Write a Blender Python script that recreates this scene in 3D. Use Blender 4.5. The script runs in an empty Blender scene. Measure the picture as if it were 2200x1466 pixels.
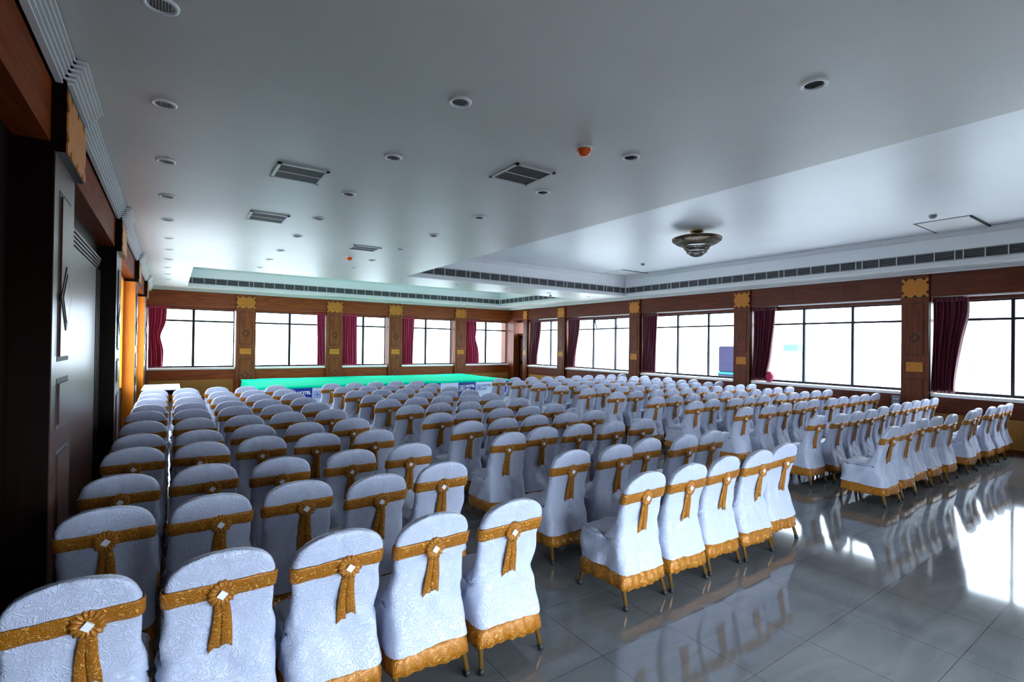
import bpy, bmesh, math, random
from mathutils import Vector, Matrix, noise

random.seed(7)
sc = bpy.context.scene
COL = sc.collection
HC = 1.857            # camera height
K = 1.019             # room scale about the camera's foot


def T(p):
    """room survey coordinates -> metres"""
    return Vector((p[0] * K, p[1] * K, HC + (p[2] - HC) * K))


# ------------------------------------------------------------------ materials
def newmat(name):
    m = bpy.data.materials.new(name)
    m.use_nodes = True
    nt = m.node_tree
    b = nt.nodes['Principled BSDF']
    return m, nt, b


def N(nt, t, **kw):
    n = nt.nodes.new(t)
    for k, v in kw.items():
        setattr(n, k, v)
    return n


def setin(n, **kw):
    for k, v in kw.items():
        n.inputs[k.replace('_', ' ')].default_value = v


def plain(name, col, rough=0.5, metal=0.0, spec=0.5, coat=0.0):
    m, nt, b = newmat(name)
    b.inputs['Base Color'].default_value = (*col, 1)
    b.inputs['Roughness'].default_value = rough
    b.inputs['Metallic'].default_value = metal
    b.inputs['Specular IOR Level'].default_value = spec
    b.inputs['Coat Weight'].default_value = coat
    # a faint procedural mottling
    tc = N(nt, 'ShaderNodeTexCoord')
    no = N(nt, 'ShaderNodeTexNoise')
    setin(no, Scale=9.0, Detail=4.0)
    nt.links.new(tc.outputs['Object'], no.inputs['Vector'])
    mx = N(nt, 'ShaderNodeMixRGB', blend_type='MIX')
    mx.inputs[1].default_value = (*[c * 0.92 for c in col], 1)
    mx.inputs[2].default_value = (*[min(1, c * 1.07) for c in col], 1)
    nt.links.new(no.outputs['Fac'], mx.inputs[0])
    nt.links.new(mx.outputs[0], b.inputs['Base Color'])
    return m


def wood(name, c1, c2, rough=0.3, axis='z', coat=0.3, spec=0.5):
    m, nt, b = newmat(name)
    tc = N(nt, 'ShaderNodeTexCoord')
    mp = N(nt, 'ShaderNodeMapping')
    s = {'x': (0.7, 9, 9), 'y': (9, 0.7, 9), 'z': (9, 9, 0.7)}[axis]
    mp.inputs['Scale'].default_value = s
    nt.links.new(tc.outputs['Object'], mp.inputs['Vector'])
    no = N(nt, 'ShaderNodeTexNoise')
    setin(no, Scale=2.6, Detail=8.0, Roughness=0.62, Distortion=0.6)
    nt.links.new(mp.outputs[0], no.inputs['Vector'])
    cr = N(nt, 'ShaderNodeValToRGB')
    cr.color_ramp.elements[0].position = 0.32
    cr.color_ramp.elements[0].color = (*c1, 1)
    cr.color_ramp.elements[1].position = 0.68
    cr.color_ramp.elements[1].color = (*c2, 1)
    nt.links.new(no.outputs['Fac'], cr.inputs[0])
    nt.links.new(cr.outputs[0], b.inputs['Base Color'])
    b.inputs['Roughness'].default_value = rough
    b.inputs['Coat Weight'].default_value = coat
    b.inputs['Coat Roughness'].default_value = 0.12
    b.inputs['Specular IOR Level'].default_value = spec
    return m


M = {}
R1, R2 = (0.15, 0.028, 0.005), (0.31, 0.070, 0.011)
M['wood_x'] = wood('teak_along_x', R1, R2, 0.38, axis='x', coat=0.0, spec=0.22)
M['wood_y'] = wood('shaded_teak_along_y', (0.075, 0.013, 0.004), (0.155, 0.032, 0.008), 0.38, axis='y', coat=0.0, spec=0.22)  # shade on the window wall put into this darker teak
M['wood_z'] = wood('shaded_teak_upright', (0.085, 0.016, 0.004), (0.185, 0.042, 0.009), 0.4, axis='z', coat=0.0, spec=0.2)  # upright teak, darkened likewise for the shaded window wall
M['wood_zb'] = wood('teak_upright_far', (0.13, 0.030, 0.007), (0.27, 0.072, 0.016), 0.4, axis='z', coat=0.0, spec=0.2)  # lighter copy of the upright teak for the far wall
M['plate'] = wood('pale_veneer', (0.42, 0.14, 0.016), (0.58, 0.22, 0.03), rough=0.45, axis='x', coat=0.0, spec=0.2)
M['ochre'] = plain('ochre_panel', (0.36, 0.17, 0.035), 0.5, spec=0.25)
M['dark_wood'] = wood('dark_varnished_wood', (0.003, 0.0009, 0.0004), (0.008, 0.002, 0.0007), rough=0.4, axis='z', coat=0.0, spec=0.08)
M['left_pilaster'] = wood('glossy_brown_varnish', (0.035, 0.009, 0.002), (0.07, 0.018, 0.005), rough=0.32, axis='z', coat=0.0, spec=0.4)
M['left_frieze'] = wood('russet_frieze_wood', (0.11, 0.018, 0.003), (0.20, 0.04, 0.006), rough=0.5, axis='y', coat=0.0, spec=0.04)
M['amber_wood'] = wood('amber_veneer', (0.60, 0.15, 0.006), (0.78, 0.24, 0.015), rough=0.5, axis='z', coat=0.0, spec=0.2)
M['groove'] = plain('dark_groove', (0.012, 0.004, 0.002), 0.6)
M['sill'] = plain('white_sill_stone', (0.78, 0.78, 0.76), 0.35)
M['white_metal'] = plain('white_painted_metal', (0.8, 0.8, 0.8), 0.4)
M['frame_metal'] = plain('dark_window_metal', (0.012, 0.012, 0.016), 0.5, spec=0.2)
M['black'] = plain('black_void', (0.008, 0.008, 0.009), 0.7)
M['louvre'] = plain('grey_louvre_metal', (0.20, 0.22, 0.24), 0.45)
M['vent_louvre'] = plain('dark_vent_metal', (0.07, 0.072, 0.075), 0.5)
M['slat'] = plain('pale_grille_metal', (0.52, 0.53, 0.52), 0.4)
M['mould'] = plain('white_plaster_moulding', (0.72, 0.73, 0.72), 0.4)
M['chrome'] = plain('brushed_reflector', (0.22, 0.22, 0.24), 0.3, metal=0.9)
M['orange'] = plain('orange_plastic', (0.85, 0.11, 0.01), 0.4)
M['gold_metal'] = plain('brown_gold_leg_metal', (0.36, 0.19, 0.05), 0.32, metal=0.75)
M['rubber'] = plain('black_rubber', (0.012, 0.012, 0.013), 0.6)
M['buckle'] = plain('pale_buckle', (0.82, 0.83, 0.88), 0.25)
M['turquoise'] = plain('turquoise_cloth', (0.0, 0.72, 0.40), 0.9, spec=0.05)
M['blue'] = plain('royal_blue_vinyl', (0.006, 0.035, 0.30), 0.35)
M['pale_blue'] = plain('pale_blue_vinyl', (0.55, 0.66, 0.85), 0.4)
M['white_print'] = plain('white_print', (0.9, 0.92, 0.95), 0.4)
M['grey_print'] = plain('slate_print', (0.10, 0.15, 0.28), 0.4)
M['brass'] = plain('antique_brass', (0.22, 0.14, 0.045), 0.3, metal=0.8)
M['beads'] = plain('smoky_crystal_beads', (0.13, 0.10, 0.06), 0.15, metal=0.3, spec=0.8)
M['facade'] = plain('pale_render_facade', (0.82, 0.83, 0.83), 0.8)
M['facade_glass'] = plain('facade_glass', (0.10, 0.14, 0.16), 0.4)
M['teal_tarp'] = plain('cyan_sheet', (0.02, 0.55, 0.55), 0.6)
M['ground'] = plain('pale_ground', (0.60, 0.59, 0.57), 0.9)
M['leaf'] = plain('olive_leaf', (0.16, 0.20, 0.09), 0.7)
M['bark'] = plain('bark', (0.12, 0.08, 0.05), 0.8)
M['tank'] = plain('dark_blue_tank', (0.05, 0.05, 0.12), 0.5)
M['socket'] = plain('grey_socket_plastic', (0.30, 0.31, 0.34), 0.4)
M['tabletop'] = plain('white_laminate', (0.75, 0.78, 0.84), 0.25)


# ceiling: satin grey-white paint with patchy plaster
def ceiling_mat(name, c1, c2):
    m, nt, b = newmat(name)
    tc = N(nt, 'ShaderNodeTexCoord')
    no = N(nt, 'ShaderNodeTexNoise')
    setin(no, Scale=0.55, Detail=5.0, Roughness=0.6)
    nt.links.new(tc.outputs['Object'], no.inputs['Vector'])
    cr = N(nt, 'ShaderNodeValToRGB')
    cr.color_ramp.elements[0].position = 0.3
    cr.color_ramp.elements[0].color = (*c1, 1)
    cr.color_ramp.elements[1].position = 0.7
    cr.color_ramp.elements[1].color = (*c2, 1)
    nt.links.new(no.outputs['Fac'], cr.inputs[0])
    nt.links.new(cr.outputs[0], b.inputs['Base Color'])
    b.inputs['Roughness'].default_value = 0.42
    mp = N(nt, 'ShaderNodeMapping')
    mp.inputs['Scale'].default_value = (0.35, 1.6, 1)
    nt.links.new(tc.outputs['Object'], mp.inputs['Vector'])
    n2 = N(nt, 'ShaderNodeTexNoise')
    setin(n2, Scale=2.2, Detail=3.0)
    nt.links.new(mp.outputs[0], n2.inputs['Vector'])
    bp = N(nt, 'ShaderNodeBump')
    setin(bp, Strength=0.25, Distance=0.012)
    nt.links.new(n2.outputs['Fac'], bp.inputs['Height'])
    nt.links.new(bp.outputs[0], b.inputs['Normal'])
    return m


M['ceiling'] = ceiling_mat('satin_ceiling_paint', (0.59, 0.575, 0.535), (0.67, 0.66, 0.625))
M['ceiling_raised'] = ceiling_mat('glare_lit_coffer_paint', (0.76, 0.78, 0.80), (0.84, 0.85, 0.86))  # lighter than the slab: window glare on the coffer put into the colour


# floor: polished 600 mm vitrified tiles
def floor_mat():
    m, nt, b = newmat('polished_floor_tiles')
    tc = N(nt, 'ShaderNodeTexCoord')
    sep = N(nt, 'ShaderNodeSeparateXYZ')
    nt.links.new(tc.outputs['Object'], sep.inputs[0])

    def line(out, off):
        a = N(nt, 'ShaderNodeMath', operation='SUBTRACT')
        nt.links.new(out, a.inputs[0])
        a.inputs[1].default_value = off
        d = N(nt, 'ShaderNodeMath', operation='DIVIDE')
        nt.links.new(a.outputs[0], d.inputs[0])
        d.inputs[1].default_value = 0.6
        f = N(nt, 'ShaderNodeMath', operation='FRACT')
        nt.links.new(d.outputs[0], f.inputs[0])
        s = N(nt, 'ShaderNodeMath', operation='SUBTRACT')
        nt.links.new(f.outputs[0], s.inputs[0])
        s.inputs[1].default_value = 0.5
        ab = N(nt, 'ShaderNodeMath', operation='ABSOLUTE')
        nt.links.new(s.outputs[0], ab.inputs[0])
        g = N(nt, 'ShaderNodeMath', operation='GREATER_THAN')
        nt.links.new(ab.outputs[0], g.inputs[0])
        g.inputs[1].default_value = 0.4968
        return g, d
    gx, dx = line(sep.outputs['X'], 1.556)
    gy, dy = line(sep.outputs['Y'], 0.9415)
    mxl = N(nt, 'ShaderNodeMath', operation='MAXIMUM')
    nt.links.new(gx.outputs[0], mxl.inputs[0])
    nt.links.new(gy.outputs[0], mxl.inputs[1])
    # veins
    mp = N(nt, 'ShaderNodeMapping')
    mp.inputs['Rotation'].default_value = (0, 0, 0.9)
    mp.inputs['Scale'].default_value = (0.8, 3.2, 1)
    nt.links.new(tc.outputs['Object'], mp.inputs['Vector'])
    no = N(nt, 'ShaderNodeTexNoise')
    setin(no, Scale=1.3, Detail=6.0, Roughness=0.55, Distortion=1.2)
    nt.links.new(mp.outputs[0], no.inputs['Vector'])
    cr = N(nt, 'ShaderNodeValToRGB')
    cr.color_ramp.elements[0].position = 0.35
    cr.color_ramp.elements[0].color = (0.105, 0.108, 0.110, 1)
    cr.color_ramp.elements[1].position = 0.65
    cr.color_ramp.elements[1].color = (0.145, 0.148, 0.150, 1)
    nt.links.new(no.outputs['Fac'], cr.inputs[0])
    mx = N(nt, 'ShaderNodeMixRGB')
    nt.links.new(mxl.outputs[0], mx.inputs[0])
    nt.links.new(cr.outputs[0], mx.inputs[1])
    mx.inputs[2].default_value = (0.03, 0.03, 0.03, 1)
    nt.links.new(mx.outputs[0], b.inputs['Base Color'])
    b.inputs['Roughness'].default_value = 0.07
    b.inputs['Specular IOR Level'].default_value = 0.5
    n2 = N(nt, 'ShaderNodeTexNoise')
    setin(n2, Scale=1.1, Detail=2.0)
    nt.links.new(tc.outputs['Object'], n2.inputs['Vector'])
    bp = N(nt, 'ShaderNodeBump')
    setin(bp, Strength=0.05, Distance=0.02)
    nt.links.new(n2.outputs['Fac'], bp.inputs['Height'])
    nt.links.new(bp.outputs[0], b.inputs['Normal'])
    return m


M['floor'] = floor_mat()


def cloth_mat(name, c1, c2, scale, strength, rough, width, metal=0.0, spec=0.5):
    """woven cloth embossed with scrolling line work"""
    m, nt, b = newmat(name)
    tc = N(nt, 'ShaderNodeTexCoord')
    oi = N(nt, 'ShaderNodeObjectInfo')
    ad = N(nt, 'ShaderNodeVectorMath', operation='ADD')
    sc_ = N(nt, 'ShaderNodeVectorMath', operation='SCALE')
    cmb = N(nt, 'ShaderNodeCombineXYZ')
    for i in range(3):
        nt.links.new(oi.outputs['Random'], cmb.inputs[i])
    nt.links.new(cmb.outputs[0], sc_.inputs[0])
    sc_.inputs['Scale'].default_value = 7.0
    nt.links.new(tc.outputs['Object'], ad.inputs[0])
    nt.links.new(sc_.outputs[0], ad.inputs[1])
    no = N(nt, 'ShaderNodeTexNoise')
    setin(no, Scale=scale, Detail=1.0, Roughness=0.4, Distortion=1.6)
    nt.links.new(ad.outputs[0], no.inputs['Vector'])
    mu = N(nt, 'ShaderNodeMath', operation='MULTIPLY')
    nt.links.new(no.outputs['Fac'], mu.inputs[0])
    mu.inputs[1].default_value = 7.0
    fr = N(nt, 'ShaderNodeMath', operation='FRACT')
    nt.links.new(mu.outputs[0], fr.inputs[0])
    cr = N(nt, 'ShaderNodeValToRGB')
    e = cr.color_ramp.elements
    e[0].position = 0.5 - width
    e[0].color = (0, 0, 0, 1)
    e[1].position = 0.5
    e[1].color = (1, 1, 1, 1)
    e2 = e.new(0.5 + width)
    e2.color = (0, 0, 0, 1)
    nt.links.new(fr.outputs[0], cr.inputs[0])
    mx = N(nt, 'ShaderNodeMixRGB')
    mx.inputs[1].default_value = (*c1, 1)
    mx.inputs[2].default_value = (*c2, 1)
    nt.links.new(cr.outputs[0], mx.inputs[0])
    nt.links.new(mx.outputs[0], b.inputs['Base Color'])
    bp = N(nt, 'ShaderNodeBump')
    setin(bp, Strength=strength, Distance=0.004)
    nt.links.new(cr.outputs[0], bp.inputs['Height'])
    nt.links.new(bp.outputs[0], b.inputs['Normal'])
    b.inputs['Roughness'].default_value = rough
    b.inputs['Metallic'].default_value = metal
    b.inputs['Specular IOR Level'].default_value = spec
    return m


M['cover'] = cloth_mat('white_damask_cloth', (0.48, 0.515, 0.665), (0.56, 0.60, 0.74), 20.0, 0.65, 0.42, 0.22)
M['gold'] = cloth_mat('gold_brocade', (0.34, 0.115, 0.006), (0.70, 0.36, 0.08), 20.0, 0.7, 0.36, 0.17, metal=0.2, spec=0.4)


def curtain_mat(name, f, tf):
    m, nt, b = newmat(name)
    b.inputs['Base Color'].default_value = (0.13, 0.008, 0.026, 1)
    b.inputs['Roughness'].default_value = 0.6
    tc = N(nt, 'ShaderNodeTexCoord')
    no = N(nt, 'ShaderNodeTexNoise')
    setin(no, Scale=60.0, Detail=2.0)
    nt.links.new(tc.outputs['Object'], no.inputs['Vector'])
    mx = N(nt, 'ShaderNodeMixRGB')
    mx.inputs[1].default_value = (0.11 * f, 0.007 * f, 0.022 * f, 1)
    mx.inputs[2].default_value = (0.16 * f, 0.011 * f, 0.034 * f, 1)
    nt.links.new(no.outputs['Fac'], mx.inputs[0])
    nt.links.new(mx.outputs[0], b.inputs['Base Color'])
    tl = N(nt, 'ShaderNodeBsdfTranslucent')
    tl.inputs['Color'].default_value = (0.30, 0.012, 0.05, 1)
    ms = N(nt, 'ShaderNodeMixShader')
    ms.inputs[0].default_value = tf
    out = nt.nodes['Material Output']
    nt.links.new(b.outputs[0], ms.inputs[1])
    nt.links.new(tl.outputs[0], ms.inputs[2])
    nt.links.new(ms.outputs[0], out.inputs['Surface'])
    return m


M['curtain'] = curtain_mat('backlit_maroon_curtain_cloth', 0.75, 0.06)  # cloth darkened in colour as it hangs against the light
M['curtain_bright'] = curtain_mat('crimson_curtain_cloth', 3.4, 0.25)  # lighter copy of the same cloth for the far curtains


def glass_mat():
    m, nt, b = newmat('clear_window_glass')
    nt.nodes.remove(b)
    tr = N(nt, 'ShaderNodeBsdfTransparent')
    tr.inputs['Color'].default_value = (0.95, 0.97, 0.97, 1)
    gl = N(nt, 'ShaderNodeBsdfGlossy')
    gl.inputs['Roughness'].default_value = 0.01
    lw = N(nt, 'ShaderNodeLayerWeight')
    lw.inputs['Blend'].default_value = 0.5
    pw = N(nt, 'ShaderNodeMath', operation='POWER')
    nt.links.new(lw.outputs['Facing'], pw.inputs[0])
    pw.inputs[1].default_value = 5.0
    fr = N(nt, 'ShaderNodeMath', operation='MULTIPLY_ADD')
    nt.links.new(pw.outputs[0], fr.inputs[0])
    fr.inputs[1].default_value = 0.6
    fr.inputs[2].default_value = 0.03
    ms = N(nt, 'ShaderNodeMixShader')
    out = nt.nodes['Material Output']
    nt.links.new(fr.outputs[0], ms.inputs[0])
    nt.links.new(tr.outputs[0], ms.inputs[1])
    nt.links.new(gl.outputs[0], ms.inputs[2])
    nt.links.new(ms.outputs[0], out.inputs['Surface'])
    return m


M['glass'] = glass_mat()


# ------------------------------------------------------------------ mesh builder
class MB:
    def __init__(self, tf=None):
        self.bm = bmesh.new()
        self.tf = tf or (lambda p: Vector(p))
        self.mats = []
        self.cur = 0

    def mat(self, m):
        if m not in self.mats:
            self.mats.append(m)
        self.cur = self.mats.index(m)
        return self

    def v(self, p):
        return self.bm.verts.new(self.tf(p))

    def face(self, vs, smooth=False):
        try:
            f = self.bm.faces.new(vs)
        except ValueError:
            return None
        f.material_index = self.cur
        f.smooth = smooth
        return f

    def box(self, a, b):
        x0, y0, z0 = a
        x1, y1, z1 = b
        v = [self.v(p) for p in ((x0, y0, z0), (x1, y0, z0), (x1, y1, z0), (x0, y1, z0), (x0, y0, z1), (x1, y0, z1), (x1, y1, z1), (x0, y1, z1))]
        for q in ((0, 3, 2, 1), (4, 5, 6, 7), (0, 1, 5, 4), (1, 2, 6, 5), (2, 3, 7, 6), (3, 0, 4, 7)):
            self.face([v[i] for i in q])
        return self

    def prism(self, pts, fa, fb):
        """closed polygon pts (2-D); fa/fb map a 2-D point to the two 3-D ends"""
        A = [self.v(fa(p)) for p in pts]
        B = [self.v(fb(p)) for p in pts]
        n = len(pts)
        self.face(A[::-1])
        self.face(B)
        for i in range(n):
            self.face([A[i], A[(i + 1) % n], B[(i + 1) % n], B[i]])
        return self

    def loft(self, rings, cap0=True, cap1=True, smooth=True, closed=True):
        R = [[self.v(p) for p in r] for r in rings]
        for a, b in zip(R, R[1:]):
            n = len(a)
            for i in range(n if closed else n - 1):
                self.face([a[i], a[(i + 1) % n], b[(i + 1) % n], b[i]], smooth)
        if cap0:
            self.face(R[0][::-1], smooth)
        if cap1:
            self.face(R[-1], smooth)
        return self

    def tube(self, p0, p1, r0, r1=None, n=10, smooth=True):
        r1 = r0 if r1 is None else r1
        p0, p1 = Vector(p0), Vector(p1)
        d = (p1 - p0).normalized()
        a = d.orthogonal().normalized()
        b = d.cross(a)
        rings = []
        for p, r in ((p0, r0), (p1, r1)):
            rings.append([p + a * (r * math.cos(t)) + b * (r * math.sin(t)) for t in [2 * math.pi * i / n for i in range(n)]])
        return self.loft(rings, smooth=smooth)

    def lathe(self, prof, c=(0, 0, 0), n=24, cap0=False, cap1=False, smooth=True):
        rings = []
        for r, z in prof:
            rings.append([(c[0] + r * math.cos(2 * math.pi * i / n), c[1] + r * math.sin(2 * math.pi * i / n), c[2] + z) for i in range(n)])
        return self.loft(rings, cap0, cap1, smooth)

    def ball(self, c, r, seg=8):
        rings = []
        m = seg // 2
        for j in range(1, m):
            t = math.pi * j / m
            rings.append([(c[0] + r * math.sin(t) * math.cos(2 * math.pi * i / seg), c[1] + r * math.sin(t) * math.sin(2 * math.pi * i / seg), c[2] - r * math.cos(t)) for i in range(seg)])
        return self.loft(rings, True, True)

    def build(self, name, parent=None, mat=None, fixn=True, bevel=0.0):
        if fixn:
            bmesh.ops.recalc_face_normals(self.bm, faces=self.bm.faces)
        if bevel:
            bmesh.ops.bevel(self.bm, geom=[e for e in self.bm.edges if len(e.link_faces) == 2 and e.calc_face_angle() > 0.6], offset=bevel, segments=2, affect='EDGES')
        if parent is not None:
            off = Vector(wloc(parent))
            for v in self.bm.verts:
                v.co -= off
        me = bpy.data.meshes.new(name)
        self.bm.to_mesh(me)
        self.bm.free()
        for m in ([mat] if mat else self.mats):
            me.materials.append(m)
        o = bpy.data.objects.new(name, me)
        COL.objects.link(o)
        if parent is not None:
            o.parent = parent
        return o


def wloc(o):
    p = Vector(o.location)
    while o.parent:
        o = o.parent
        p += Vector(o.location)
    return p


def tag(o, label=None, cat=None, group=None, kind=None):
    if label:
        o['label'] = label
    if cat:
        o['category'] = cat
    if group:
        o['group'] = group
    if kind:
        o['kind'] = kind
    return o


def thing(name, label, cat, loc=(0, 0, 0), group=None, kind=None):
    o = bpy.data.objects.new(name, None)
    o.empty_display_size = 0.1
    COL.objects.link(o)
    o.location = loc
    return tag(o, label, cat, group, kind)


def copy_tree(o, parent=None):
    c = o.copy()
    COL.objects.link(c)
    c.parent = parent
    for ch in list(o.children):
        copy_tree(ch, c)
    return c


def struct(mb, name, label, cat, mat=None):
    return tag(mb.build(name, None, mat), label, cat, None, 'structure')


# ------------------------------------------------------------------ room shell
ZC = 3.427            # main ceiling soffit
ZR = 4.08             # raised coffer ceiling
X0, X1, Y0, Y1 = -0.6, 12.35, -0.9, 18.2     # wood planes
MAPS = {
    'back': lambda u, n, z: T((u, Y1 - n, z)),
    'right': lambda u, n, z: T((X1 - n, u, z)),
    'left': lambda u, n, z: T((X0 + n, u, z)),
    'front': lambda u, n, z: T((u, Y0 + n, z)),
}


def W(side):
    f = MAPS[side]
    return MB(lambda p: f(*p))


# floor
b = MB()
b.mat(M['floor']).box((-1.2, -5.0, -0.12), (13.6, 19.4, 0.0))
struct(b, 'floor', 'polished grey tiled floor of the hall', 'floor')

# ceiling with two coffers
A_ = (4.53, -0.6, 12.0, 11.1)      # main coffer  x0 y0 x1 y1
B_ = (0.36, 12.63, 11.35, 17.5)    # coffer over the stage
b = MB(T)
b.mat(M['ceiling'])
xs = [X0 - 0.45, B_[0], A_[0], B_[2], A_[2], X1 + 0.45]
ys = [Y0 - 0.4, A_[1], A_[3], B_[1], B_[3], Y1 + 0.5]


def inside(x, y, c):
    return c[0] < x < c[2] and c[1] < y < c[3]


for i in range(len(xs) - 1):
    for j in range(len(ys) - 1):
        cx, cy = (xs[i] + xs[i + 1]) / 2, (ys[j] + ys[j + 1]) / 2
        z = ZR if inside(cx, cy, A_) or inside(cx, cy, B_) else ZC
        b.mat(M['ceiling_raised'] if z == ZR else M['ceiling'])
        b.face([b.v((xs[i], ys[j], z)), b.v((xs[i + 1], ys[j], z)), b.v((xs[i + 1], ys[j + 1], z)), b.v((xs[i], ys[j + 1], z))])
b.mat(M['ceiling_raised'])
for c in (A_, B_):
    p = [(c[0], c[1]), (c[2], c[1]), (c[2], c[3]), (c[0], c[3])]
    for i in range(4):
        q, r = p[i], p[(i + 1) % 4]
        b.face([b.v((*q, ZC)), b.v((*r, ZC)), b.v((*r, ZR)), b.v((*q, ZR))])
# weatherproof slab above
b.box((X0 - 0.5, Y0 - 0.5, ZR + 0.06), (X1 + 0.5, Y1 + 0.5, ZR + 0.2))
bmesh.ops.remove_doubles(b.bm, verts=b.bm.verts, dist=1e-4)
o = b.build('ceiling', None, None, fixn=False)
tag(o, 'white satin ceiling with two raised coffers', 'ceiling', None, 'structure')


def cove_trim(name, pts, prof, label):
    """moulding swept round an open list of corners; prof = (out from the coffer's face, z)"""
    bb = MB(T)
    bb.mat(M['mould'])
    n = len(pts)
    rings = []
    for (o_, z) in prof:
        ring = []
        for i in range(n):
            p = Vector(pts[i])
            d0 = (Vector(pts[i]) - Vector(pts[i - 1])).normalized() if i else None
            d1 = (Vector(pts[i + 1]) - Vector(pts[i])).normalized() if i < n - 1 else None
            off = Vector((0, 0))
            for d in (d0, d1):
                if d is not None:
                    off += Vector((-d.y, d.x))
            q = p + off * o_
            ring.append((q.x, q.y, z))
        rings.append(ring)
    rings = [list(r) for r in zip(*rings)]
    bb.loft(rings, True, True, smooth=False, closed=True)
    return struct(bb, name, label, 'moulding')


tn = [0]


def trim_name():
    tn[0] += 1
    return 'trim_%d' % tn[0]


# inside of the coffers: crown moulding at the top, lip below the grilles (corners counter-clockwise => offset points inward)
crown = [(0.0, 4.075), (0.10, 4.075), (0.10, 4.05), (0.06, 4.03), (0.04, 4.0), (0.0, 3.975)]
lip = [(0.0, 3.43), (0.03, 3.43), (0.03, 3.47), (0.012, 3.49), (0.012, 3.515), (0.0, 3.52)]
cove_trim(trim_name(), [(A_[2], A_[1]), (A_[2], A_[3]), (A_[0], A_[3])], crown, 'white crown moulding round the top of the large coffer')
cove_trim(trim_name(), [(B_[2], B_[1]), (B_[2], B_[3]), (B_[0], B_[3])], crown, 'white crown moulding round the top of the coffer above the stage')
cove_trim(trim_name(), [(A_[2], A_[1]), (A_[2], A_[3]), (A_[0], A_[3])], lip, 'thin white lip along the bottom of the large coffer')
cove_trim(trim_name(), [(B_[2], B_[1]), (B_[2], B_[3]), (B_[0], B_[3])], lip, 'thin white lip along the bottom of the coffer above the stage')


# wall cornices
def cornice(side, u0, u1, n0, n1, z0, z1, steps, label):
    bb = W(side)
    bb.mat(M['mould'])
    for s in range(steps):
        t0, t1 = s / steps, (s + 1) / steps
        z_a, z_b = z0 + (z1 - z0) * t0, z0 + (z1 - z0) * t1
        nn = n0 + (n1 - n0) * t1
        bb.box((u0, -0.02, z_a + (0.006 if s else 0)), (u1, nn, z_b))
        if s:
            bb.box((u0, -0.02, z_a), (u1, nn - (n1 - n0) / steps * 1.5, z_a + 0.006))
    return struct(bb, trim_name(), label, 'cornice')


cornice('back', X0, X1, 0.03, 0.20, 3.36, 3.427, 3, 'white stepped cornice along the top of the far wall')
cornice('right', Y0, Y1, 0.03, 0.20, 3.36, 3.427, 3, 'white stepped cornice along the top of the window wall')
LP = [(-0.06, 0.62), (3.72, 4.40), (7.50, 8.16), (11.28, 11.94), (15.06, 15.72)]
b = W('left')
b.mat(M['groove']).box((Y0, -0.02, 3.285), (Y1, 0.045, 3.424))  # shadow between the ribs painted as a dark backing
b.mat(M['mould'])
for q in range(6):
    zz = 3.285 + 0.0236 * q
    b.box((Y0, 0.0, zz), (Y1, 0.065 + 0.070 * (q + 1) / 6, zz + 0.013))
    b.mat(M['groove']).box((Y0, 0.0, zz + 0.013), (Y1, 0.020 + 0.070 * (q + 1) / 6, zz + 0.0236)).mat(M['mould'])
struct(b, trim_name(), 'ribbed cornice along the top of the dark wooden wall', 'cornice')

# ------------------------------------------------------------------ windowed walls
BP = [(1.703, 2.253), (4.508, 5.058), (6.777, 7.316), (9.595, 10.118)]
RP = [(-1.6, -0.24), (-0.24, 0.20), (3.436, 3.882), (7.115, 7.553), (10.781, 11.211), (14.446, 14.86)]
ZH, ZS = 2.83, 1.02   # glass head and sill
ZF = 2.91             # underside of frieze


def seams(u0, u1, step):
    n = max(1, round((u1 - u0) / step))
    return [u0 + (u1 - u0) * i / n for i in range(n + 1)]


def wall(side, bays, piers, dg, wx, label):
    """one wall: bays = window openings (u0,u1), piers = solid stretches; dg = depth of the glass plane behind the wood plane"""
    bb = W(side)
    alls = sorted(list(bays) + list(piers))
    lo, hi = alls[0][0], alls[-1][1]
    # frieze boards over a dark backing, one board per bay
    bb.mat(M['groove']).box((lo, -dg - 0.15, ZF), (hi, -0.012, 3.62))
    for (u0, u1) in alls:
        bb.mat(wx)
        ss = seams(u0, u1, 1.05)
        for a, c in zip(ss, ss[1:]):
            bb.box((a + 0.002, -0.03, ZF), (c - 0.002, 0.0, 3.43))
        bb.box((u0, -0.03, ZF - 0.004), (u1, 0.012, ZF + 0.05))
    for (u0, u1) in bays:
        # head lining, dado, ochre panel, core
        bb.mat(wx).box((u0, -dg - 0.12, ZH), (u1, -dg + 0.10, ZF))
        bb.mat(M['groove']).box((u0, -dg - 0.15, 0), (u1, -0.06, 0.945))
        bb.mat(wx)
        ss = seams(u0, u1, 1.05)
        for a, c in zip(ss, ss[1:]):
            bb.box((a + 0.002, -0.07, 0.64), (c - 0.002, -0.03, 0.945))
        bb.mat(M['ochre']).box((u0 + 0.06, -0.07, 0.10), (u1 - 0.06, -0.04, 0.63))
        bb.mat(wx).box((u0, -0.07, 0.10), (u0 + 0.06, -0.03, 0.64)).box((u1 - 0.06, -0.07, 0.10), (u1, -0.03, 0.64))
        bb.box((u0, -0.07, 0.0), (u1, -0.02, 0.10))
    for (u0, u1) in piers:
        bb.mat(M['wood_z']).box((u0, -dg - 0.15, 0), (u1, 0.0, ZF))
    return struct(bb, 'wall_' + side, label, 'wall')


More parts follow.
